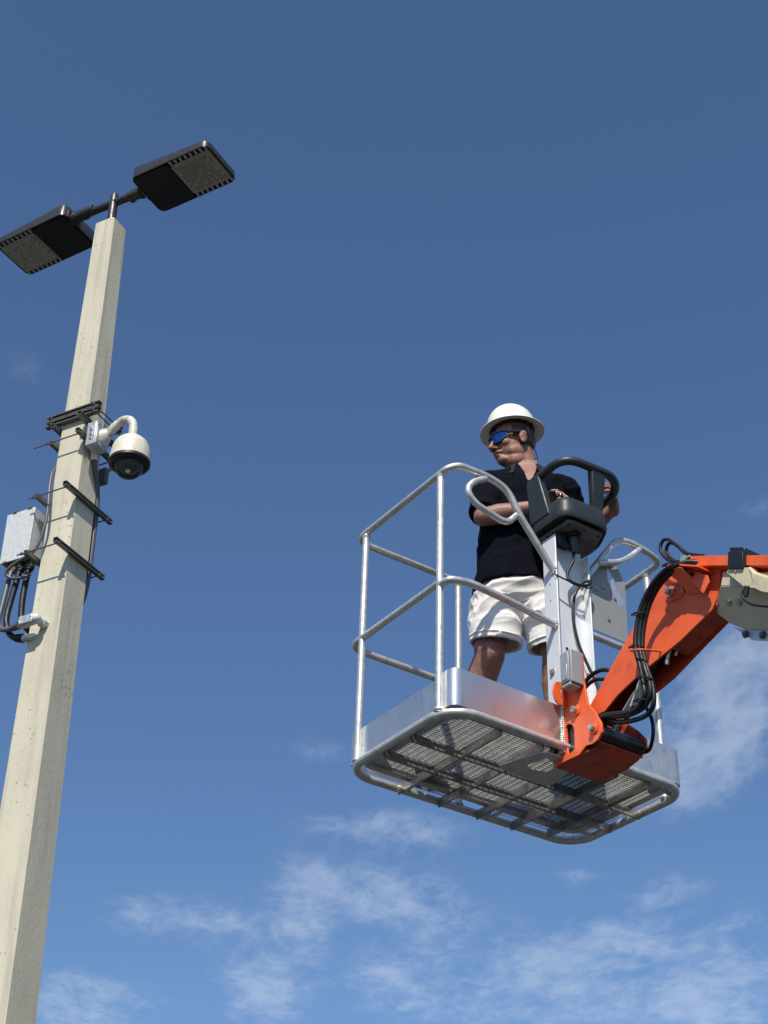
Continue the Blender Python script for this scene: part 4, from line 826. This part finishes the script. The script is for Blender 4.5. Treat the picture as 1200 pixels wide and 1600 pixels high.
# head frame
phi = rad(22); F_ = V((-cos(phi), -sin(phi), 0)); Lf = V((sin(phi), -cos(phi), 0)); tilt = rad(5)
F2 = (F_ * cos(tilt) - V((0, 0, 1)) * sin(tilt)).normalized(); U2 = Lf.cross(F2) * -1
if U2.z < 0: U2 = -U2
HM = Matrix((Lf, F2, U2)).transposed() * 1.06; HC = V((0.604, 5.672, 1.632))
HS = 1.06
def hp(l, f, z): return HC + HM @ V((l, f, z))
bd = MB()
bd.sphere(hp(0, -0.012, 0.030), (0.076, 0.096, 0.088), 28, 18, HM)
bd.sphere(hp(0, 0.026, -0.035), (0.063, 0.062, 0.075), 24, 14, HM)
for s_ in (-1, 1):
    bd.sphere(hp(0.042 * s_, 0.012, -0.066), (0.026, 0.045, 0.036), 18, 10, HM)      # jaw
    bd.sphere(hp(0.040 * s_, 0.058, -0.030), (0.022, 0.024, 0.022), 16, 10, HM)      # cheek
    bd.sphere(hp(0.079 * s_, -0.008, -0.012), (0.010, 0.019, 0.032), 16, 10, HM)     # ear
    bd.sphere(hp(0.083 * s_, -0.012, 0.006), (0.008, 0.018, 0.014), 14, 8, HM)
    bd.sphere(hp(0.082 * s_, -0.004, -0.036), (0.007, 0.009, 0.011), 12, 8, HM)
    bd.sphere(hp(0.014 * s_, 0.094, -0.047), (0.010, 0.011, 0.009), 12, 8, HM)       # nostril wing
bd.sphere(hp(0, 0.066, -0.098), (0.028, 0.024, 0.022), 18, 10, HM)                   # chin
bd.sphere(hp(0, 0.040, -0.100), (0.036, 0.045, 0.024), 18, 10, HM)                   # under chin
bd.sphere(hp(0, 0.078, 0.026), (0.050, 0.018, 0.014), 18, 10, HM)                    # brow
bd.sphere(hp(0, 0.082, -0.068), (0.027, 0.018, 0.010), 16, 8, HM)                    # upper lip area
bd.sphere(hp(0, 0.081, -0.086), (0.022, 0.015, 0.008), 16, 8, HM)
bd.tube([hp(0, 0.088, 0.010), hp(0, 0.100, -0.012), hp(0, 0.116, -0.040)], [0.009, 0.010, 0.0125], 14); bd.sphere(hp(0, 0.115, -0.041), 0.0135, 14, 10)
limb(bd, [(0.655, 5.700, 1.42), (0.648, 5.695, 1.50), (0.632, 5.692, 1.58)], [0.080, 0.070, 0.068], 20)
bd.sphere((0.61, 5.655, 1.520), (0.055, 0.048, 0.045), 16, 10)
TR = [(0.585, 5.70, 0.80, 0.150, 0.105, yw), (0.585, 5.70, 0.90, 0.158, 0.115, yw), (0.592, 5.70, 1.02, 0.155, 0.120, yw), (0.615, 5.695, 1.18, 0.162, 0.118, yw), (0.640, 5.695, 1.32, 0.175, 0.112, yw), (0.655, 5.70, 1.41, 0.165, 0.092, yw), (0.655, 5.705, 1.455, 0.120, 0.075, yw), (0.652, 5.705, 1.48, 0.070, 0.06, yw)]
bd.rings(torso_rings(TR))
# arms
SR, ER, WR = V((0.487, 5.67, 1.405)), V((0.437, 5.545, 1.135)), V((0.668, 5.495, 1.155))
SL, EL, WL = V((0.842, 5.735, 1.415)), V((0.880, 5.870, 1.190)), V((1.044, 5.685, 1.278))
limb(bd, [SR, (SR + ER) / 2 + V((0, 0.008, 0)), ER], [0.058, 0.050, 0.042]); limb(bd, [ER, (ER * 2 + WR) / 3 + V((0, 0, -0.002)), WR], [0.043, 0.046, 0.027])
limb(bd, [SL, (SL + EL) / 2, EL], [0.058, 0.050, 0.042]); limb(bd, [EL, (EL * 2 + WL) / 3, WL], [0.043, 0.044, 0.028])
def hand(mb, w_, d, n_, right, curl, thumb_curl=0.6, spread=0.022):
    d = V(d).normalized(); n_ = V(n_); n_ = (n_ - d * n_.dot(d)).normalized(); s_ = d.cross(n_) if right else n_.cross(d)
    m3 = Matrix((s_, d, n_)).transposed()
    mb.sphere(w_ + d * 0.050, (0.041, 0.054, 0.017), 20, 12, m3); mb.sphere(w_ + d * 0.04 + s_ * 0.022 + n_ * 0.008, (0.02, 0.032, 0.017), 16, 10, m3)
    limb(mb, [w_ - d * 0.02, w_ + d * 0.02], [0.028, 0.026], 14)
    lens_ = (0.85, 0.98, 1.0, 0.80)
    for i, ln in enumerate((0.95, 1.04, 1.0, 0.80)):
        off = (1.5 - i) * spread; p = w_ + d * (0.088 - 0.006 * abs(i - 1.2)) + s_ * off; pts = [p - d * 0.02, p]; ang_ = 0; dd = d
        for sg, c_ in zip((0.042, 0.026, 0.021), curl[i]):
            ang_ += c_; dd = (d * cos(ang_) + n_ * sin(ang_) + s_ * off * 1.2).normalized(); p = p + dd * sg * ln; pts.append(p)
        limb(mb, pts, [0.0095, 0.0092, 0.0085, 0.0078, 0.0065], 10, 3)
    p = w_ + d * 0.028 + s_ * 0.034 + n_ * 0.006; t1 = (s_ * 0.75 + d * 0.55 + n_ * 0.3).normalized(); t2 = (d * 0.8 + n_ * thumb_curl + s_ * 0.1).normalized()
    limb(mb, [p - s_ * 0.015, p + t1 * 0.03, p + t1 * 0.03 + (t1 + t2).normalized() * 0.026, p + t1 * 0.03 + (t1 + t2).normalized() * 0.026 + t2 * 0.024], [0.014, 0.012, 0.0105, 0.008], 10, 3)
hand(bd, WR, (0.82, -0.05, 0.60), (0.42, -0.25, -0.8), True, [(0.25, 0.7, 0.5), (0.35, 0.8, 0.6), (0.5, 0.9, 0.6), (0.6, 1.0, 0.7)])
hand(bd, WL, (-0.05, -0.93, 0.30), (-0.97, 0.10, -0.1), False, [(0.75, 1.2, 0.8), (0.85, 1.2, 0.8), (0.9, 1.2, 0.8), (0.95, 1.2, 0.8)], 0.9)
# legs: image-left leg steps out and back
HR, KR, AR = V((0.500, 5.70, 0.86)), V((0.448, 5.66, 0.500)), V((0.215, 5.815, 0.115))
HL_, KL, AL = V((0.672, 5.70, 0.86)), V((0.725, 5.66, 0.490)), V((0.715, 5.72, 0.11))
limb(bd, [HR, (HR + KR) / 2, KR + V((0, 0, 0.04)), KR], [0.088, 0.076, 0.068, 0.064], 18)
limb(bd, [KR, KR * 0.72 + AR * 0.28 + V((0.012, 0.018, -0.004)), KR * 0.4 + AR * 0.6, AR], [0.064, 0.067, 0.050, 0.036], 18)
limb(bd, [HL_, (HL_ + KL) / 2, KL + V((0, 0, 0.04)), KL], [0.090, 0.078, 0.062, 0.056], 18)
limb(bd, [KL, KL * 0.72 + AL * 0.28 + V((0, 0.018, 0)), KL * 0.4 + AL * 0.6, AL], [0.056, 0.060, 0.046, 0.036], 18)
limb(bd, [AR, AR + V((-0.01, -0.03, -0.06)), AR + V((-0.03, -0.14, -0.08))], [0.036, 0.036, 0.028], 14)
limb(bd, [AL, AL + V((0.01, -0.03, -0.06)), AL + V((0.02, -0.15, -0.075))], [0.036, 0.036, 0.028], 14)
body = part('body', bd, 'skin', per, remesh=0.0038, smooth=7)
# face pieces
mb = MB(); mb.sphere(hp(0, 0.0945, -0.0685), (0.019, 0.006, 0.0042), 16, 8, HM); mb.sphere(hp(0, 0.092, -0.0835), (0.017, 0.007, 0.0055), 16, 8, HM); part('lip', mb, 'lip', per)
mb = MB(); mb.sphere(hp(0, 0.0925, -0.0755), (0.015, 0.006, 0.0048), 16, 8, HM); part('mouth_opening', mb, 'mouth', per)
mb = MB()
for s_ in (-1, 1): mb.sphere(hp(0.0855 * s_, -0.002, -0.010), (0.004, 0.008, 0.012), 12, 8, HM)
part('ear_hollow', mb, 'lip', per)
# hair: short band round sides and back
hr = MB(); rows = []
for (zz_, k) in ((-0.035, 0.99), (-0.02, 1.01), (0.0, 1.015), (0.03, 1.015), (0.055, 1.01)):
    r = []
    for i in range(33):
        a = rad(-118 + 236 * i / 32)     # around the back: a=0 is straight back
        cr_ = sqrt(max(0.05, 1 - ((zz_ - 0.03) / 0.088) ** 2))
        fr = -cos(a)
        if zz_ < 0.0 and abs(a) > rad(100): kk = 0.90
        elif abs(a) > rad(118): kk = 0.93
        else: kk = k
        r.append(hp(0.076 * cr_ * sin(a) * kk * 1.0, -0.012 + 0.096 * cr_ * fr * kk, zz_))
    rows.append(r)
vs = [p for r in rows for p in r]; fs = [(i * 33 + j, i * 33 + j + 1, (i + 1) * 33 + j + 1, (i + 1) * 33 + j) for i in range(4) for j in range(32)]
hr.add(vs, fs); hro = part('hair', hr, 'hair', per)
sd = hro.modifiers.new('sol', 'SOLIDIFY'); sd.thickness = 0.004; sd.offset = 0
# sunglasses
gl = MB(); fr_ = MB()
def gp(a, z, k=0.0):  # wrap curve round the face
    return hp((0.074 + k) * sin(a), 0.020 + (0.086 + k) * cos(a), z)
for s_ in (-1, 1):
    n = 12; top_, bot, ti, bi = [], [], [], []
    for i in range(n + 1):
        t = i / n; a = s_ * (0.13 + t * 0.93); zt_ = 0.021 - 0.006 * t * t; zb_ = -0.008 - 0.026 * sin(pi * min(1, t * 0.9 + 0.12)) ** 0.8 * (1 - 0.25 * t)
        top_.append(gp(a, zt_)); bot.append(gp(a, zb_)); ti.append(gp(a, zt_, -0.004)); bi.append(gp(a, zb_, -0.004))
    gl.rings([[a_, b2_, c_, d_] for a_, b2_, c_, d_ in zip(top_, bot, bi, ti)])
    fr_.tube([gp(s_ * (0.05 + 1.08 * i / 10), 0.023 - 0.007 * (i / 10) ** 2, 0.001) for i in range(11)], 0.0045, 8)
    fr_.tube([p + HM @ V((0, 0.001, 0)) for p in bot], 0.0022, 8)
    fr_.tube([gp(s_ * 1.12, 0.012, 0.002), hp(s_ * 0.079, 0.03, 0.012), hp(s_ * 0.083, -0.005, 0.012), hp(s_ * 0.082, -0.030, 0.002)], [0.010, 0.0075, 0.0045, 0.003], 8, smooth=4)
fr_.tube([gp(-0.15, 0.010, 0.001), gp(0.15, 0.010, 0.001)], 0.005, 8)
sg = part('sunglasses', fr_, 'glasses', per); part('lens', gl, 'glass_blue', sg)
# hard hat
ht = rad(5); HU = (V((0, 0, 1)) * cos(ht) + F_ * sin(ht)).normalized(); HF = (F_ * cos(ht) - V((0, 0, 1)) * sin(ht)).normalized()
HH = Matrix((Lf, HF, HU)).transposed(); Hc = V((0.604, 5.690, 1.724))
def hring(rl, rf, z, n=48, f0=0.0, droop=0.0):
    out = []
    for k in range(n):
        a = 2 * pi * k / n; out.append(Hc + HH @ V((rl * cos(a), f0 + rf * sin(a), z - droop * abs(cos(a)) ** 2)))
    return out
mb = MB(); prof = []
for i in range(13):
    a = (pi / 2) * i / 12; prof.append((cos(a), sin(a)))
R = [hring(0.103, 0.108, -0.004), hring(0.143, 0.153, -0.014, droop=0.004), hring(0.1455, 0.1555, -0.013, droop=0.004), hring(0.145, 0.155, -0.010, droop=0.004), hring(0.118, 0.126, 0.004)]
for c_, s_ in prof[:-1]: R.append(hring(0.1105 * c_ ** 0.86, 0.119 * c_ ** 0.86, 0.008 + 0.126 * s_ ** 1.05))
mb.rings(R, cap=False); mb.f.append(tuple(len(mb.v) - 48 + k for k in range(48)))
hat = part('hard_hat', mb, 'hat', per, angle=60)
mb = MB(); R = [hring(0.103, 0.108, -0.0045), hring(0.101, 0.106, 0.03), hring(0.09, 0.095, 0.08), hring(0.05, 0.05, 0.115)]; mb.rings(R, cap=False); mb.f.append(tuple(len(mb.v) - 48 + k for k in range(48)))
mb.rings([hring(0.088, 0.100, -0.016), hring(0.095, 0.105, -0.010), hring(0.096, 0.106, 0.02), hring(0.086, 0.098, 0.02)], cap=False)
part('hat_lining', mb, 'hatband', hat)
mb = MB(); mb.tube([Hc + HH @ V((0.100, -0.03, 0.0)), hp(0.093, -0.03, 0.03), hp(0.088, -0.045, -0.03), hp(0.075, -0.062, -0.085), hp(0.060, -0.075, -0.12)], 0.0022, 8, smooth=5); mb.tube([Hc + HH @ V((0.090, -0.06, 0.0)), hp(0.080, -0.068, 0.0), hp(0.078, -0.058, -0.05), hp(0.070, -0.066, -0.09)], 0.0018, 8, smooth=5)
part('chin_strap', mb, 'hatband', hat)
# --- shirt
def fold(p, n_, amp, freq, dirv, seed):
    d = V(dirv); q = V((p.x * freq, p.y * freq, p.z * freq)) - d * (V((p.x, p.y, p.z)).dot(d) * freq * 0.75)
    return amp * (1 - abs(noise.noise(q + V((seed, 0, 0)))) * 2.6)
def shirt_disp(p, n_):
    a = 0.010 if p.z < 1.08 else 0.007
    return fold(p, n_, a, 9.0, (0.35, 0.2, 0.9), 3.0) + fold(p, n_, 0.003, 18, (0.8, 0, 0.5), 9.0) - 0.003
sh = MB()
def cupped(rows, inner, depth):
    """outer rings from top to hem, then back up inside: an open-bottomed garment"""
    return rows + inner
TS = [(0.583, 5.70, 0.835, 0.190, 0.150, yw), (0.583, 5.70, 0.91, 0.184, 0.146, yw), (0.588, 5.70, 1.02, 0.172, 0.140, yw), (0.612, 5.695, 1.18, 0.178, 0.134, yw), (0.640, 5.695, 1.32, 0.190, 0.127, yw), (0.655, 5.70, 1.41, 0.182, 0.106, yw), (0.655, 5.705, 1.458, 0.140, 0.086, yw), (0.653, 5.705, 1.487, 0.086, 0.074, yw)]
inn = [(x, y, z, a - 0.013, b_ - 0.013, w_) for x, y, z, a, b_, w_ in TS[:3]]; inn[0] = (0.583, 5.70, 0.8355, 0.177, 0.137, yw)
sh.rings(torso_rings(list(reversed(inn)) + TS, 32))
def sleeve(a, b_, t, r0, r1):
    a, b_ = V(a), V(b_); e = a.lerp(b_, t); d = (e - a).normalized(); P = [e - d * 0.09, e - d * 0.05, e - d * 0.001, e, e - d * 0.05, a.lerp(e, 0.45), a, a - d * 0.02]
    sh.tube(P, [r1 - 0.012, r1 - 0.012, r1 - 0.012, r1, r1 - 0.002, (r0 + r1) / 2 + 0.003, r0, r0 * 0.8], 22)
sleeve(SR, ER, 0.93, 0.070, 0.066); sleeve(SL, EL, 0.78, 0.070, 0.064)
for S_, k in ((SR, -1), (SL, 1)): limb(sh, [(0.655 + k * 0.05, 5.705, 1.445), S_ + V((-k * 0.02, 0, 0.018)), S_], [0.05, 0.052, 0.062], 16)
part('polo_shirt', sh, 'shirt', per, remesh=0.0042, smooth=3, disp=shirt_disp)
# open neck showing skin, collar
mb = MB(); mb.add([(0.615, 5.628, 1.478), (0.695, 5.632, 1.482), (0.672, 5.577, 1.360), (0.655, 5.60, 1.43)], [(0, 3, 2), (1, 2, 3), (0, 1, 3)]); 
ck = MB(); rows = []
for i in range(15):
    t = i / 14; z = 1.352 + t * 0.150
    for a_, b2_ in zip(TS[:-1], TS[1:]):
        if a_[2] <= z <= b2_[2] + 1e-6:
            f = (z - a_[2]) / (b2_[2] - a_[2]); x_, y_, A_, B_ = [a_[q] * (1 - f) + b2_[q] * f for q in (0, 1, 3, 4)]
    hw = 0.006 + 0.040 * t ** 0.8; row = []
    for j in range(9):
        dx = hw * (j / 4 - 1); yy = y_ - (B_ + 0.0085) * max(0.05, 1 - abs(dx / (A_ + 0.01)) ** 2.4) ** (1 / 2.4); row.append(V((x_ + 0.006 * t + dx + 0.010 * (1 - t), yy, z)))
    rows.append(row)
vs = [p for r_ in rows for p in r_] + [p + V((0, 0.03, 0)) for r_ in rows for p in r_]; n9 = 9; nn9 = 15 * 9; fs = []
for i in range(14):
    for j in range(8): a = i * 9 + j; fs += [(a, a + 1, a + 10, a + 9), (a + nn9, a + 9 + nn9, a + 10 + nn9, a + 1 + nn9)]
    fs += [(i * 9, i * 9 + 9, i * 9 + 9 + nn9, i * 9 + nn9), (i * 9 + 8, i * 9 + 8 + nn9, i * 9 + 17 + nn9, i * 9 + 17)]
ck.add(vs, fs); part('open_neck', ck, 'skin', per)
cl_ = MB()
def collar(side):
    rows = []; n = 14
    for i in range(n + 1):
        t = i / n; a = pi / 2 + side * t * rad(151)       # from nape to front
        cx_, cy_ = 0.650, 5.700; r_ = 0.076 + 0.008 * t
        zt_ = 1.532 - 0.050 * t; up_ = V((cx_ + r_ * 0.98 * cos(a), cy_ + r_ * 0.92 * sin(a), zt_))
        wid = 0.042 + 0.040 * t ** 2; ou_ = V((cx_ + (r_ + 0.036 + 0.012 * t) * cos(a), cy_ + (r_ + 0.036 + 0.022 * t) * sin(a), zt_ - wid))
        rows.append([up_, up_ + V((cos(a) * 0.012, sin(a) * 0.012, 0.002)), ou_, ou_ - V((cos(a) * 0.007, sin(a) * 0.007, 0.004))])
    cl_.rings(rows)
collar(1); collar(-1); part('collar', cl_, 'collar', per, bevel=0.001)
mb = MB(); mb.tube([(0.663, 5.566, 1.345), (0.661, 5.562, 1.345)], 0.005, 10); mb.tube([(0.659, 5.561, 1.30), (0.658, 5.557, 1.30)], 0.005, 10); part('shirt_button', mb, 'hatband', per)
# --- shorts
def shorts_disp(p, n_):
    k = min(1.0, max(0.25, (p.z - 0.56) / 0.10)); return k * (fold(p, n_, 0.015, 9.0, (0.95, 0.1, 0.25), 5.0) + fold(p, n_, 0.007, 21.0, (0.85, 0.3, 0.3), 15.0)) - 0.003
so = MB()
so.rings(torso_rings([(0.587, 5.70, 0.91, 0.158, 0.116, yw), (0.587, 5.70, 0.88, 0.162, 0.122, yw), (0.585, 5.70, 0.82, 0.180, 0.132, yw), (0.583, 5.70, 0.77, 0.190, 0.128, yw), (0.583, 5.70, 0.745, 0.170, 0.10, yw)], 32))
def short_leg(top, hem, rt, rh, hemn, rim):
    top, hem = V(top), V(hem); d = (hem - top).normalized(); hn = V(hemn).normalized(); rings = []; n = 28
    def ring(c, r, nrm, asp=1.0):
        nrm = V(nrm).normalized(); u = V((1, 0, 0)); u = (u - nrm * u.dot(nrm)).normalized(); w_ = nrm.cross(u)
        return [V(c) + u * cos(2 * pi * k / n) * r + w_ * sin(2 * pi * k / n) * r * asp for k in range(n)]
    seq = [(top, rt, d, 1.0), (top.lerp(hem, 0.35), rt * 0.5 + rh * 0.5, d, 1.0), (top.lerp(hem, 0.7), rh * 0.97, d, 0.97), (hem, rh, hn, 0.95), (hem - d * 0.001, rh - 0.013, hn, 0.95), (hem - d * 0.04, rh - 0.016, hn, 0.95), (hem - d * 0.075, rh - 0.022, hn, 0.95)]
    so.rings([ring(*q) for q in seq])
    # stitched hem band
    so.tube([p for p in ring(hem - hn * 0.026, rh + 0.0005, hn, 0.95)], 0.0028, 6, closed=True)
short_leg((0.500, 5.70, 0.83), (0.474, 5.662, 0.552), 0.108, 0.114, (-0.10, 0.16, -1), 0.01)
short_leg((0.672, 5.70, 0.83), (0.722, 5.662, 0.535), 0.106, 0.110, (0.12, 0.16, -1), 0.01)
part('shorts', so, 'shorts', per, remesh=0.0042, smooth=2, disp=shorts_disp)
pk = MB(); pk.box((-0.004, -0.05, -0.07), (0.012, 0.05, 0.07)); pk.box((-0.003, -0.054, 0.045), (0.016, 0.054, 0.085))
pk.v = [Matrix.Rotation(rad(8), 3, 'Y') @ V(v) + V((0.382, 5.68, 0.68)) for v in pk.v]; part('cargo_pocket', pk, 'shorts', per, bevel=0.004)
mb = MB(); mb.tube(torso_rings([(0.587, 5.70, 0.89, 0.160, 0.120, yw)], 32)[0], 0.006, 8, closed=True); part('waistband', mb, 'shorts', per)
# --- shoes and socks
def shoe(A_, d):
    d = V(d).normalized(); s_ = V((-d.y, d.x, 0)); rows = []
    for (t, w_, h_) in ((-0.085, 0.028, 0.05), (-0.07, 0.038, 0.085), (-0.02, 0.042, 0.10), (0.03, 0.044, 0.085), (0.09, 0.050, 0.062), (0.14, 0.050, 0.05), (0.175, 0.040, 0.042), (0.192, 0.022, 0.03)):
        c = V((A_.x, A_.y, 0.02)) + d * t; rows.append([c + s_ * w_ * cos(a) * (1.0 if sin(a) < 0.3 else 0.92) + V((0, 0, (h_ * 0.5 + 0.018) + h_ * 0.5 * sin(a))) for a in [2 * pi * k / 16 for k in range(16)]])
    m = MB(); m.rings(rows); sh_ = part('shoe', m, 'shoe', per)
    m = MB(); m.rings([[V((A_.x, A_.y, z)) + d * t + s_ * w_ * q for (t, q) in [(-0.088, 0.5), (-0.088, -0.5), (-0.03, -0.9), (0.09, -1.0), (0.16, -0.85), (0.196, -0.35), (0.196, 0.35), (0.16, 0.85), (0.09, 1.0), (-0.03, 0.9)]] for z, w_ in ((0.014, 0.050), (0.040, 0.052))]); part('sole', m, 'sole', sh_)
    m = MB(); m.tube([A_ + V((0, 0, -0.045)), A_ + V((0, 0, 0.035))], [0.046, 0.042], 18); part('sock', m, 'sock', per)
shoe(AR, (-0.35, -0.93, 0)); shoe(AL, (0.12, -0.99, 0))
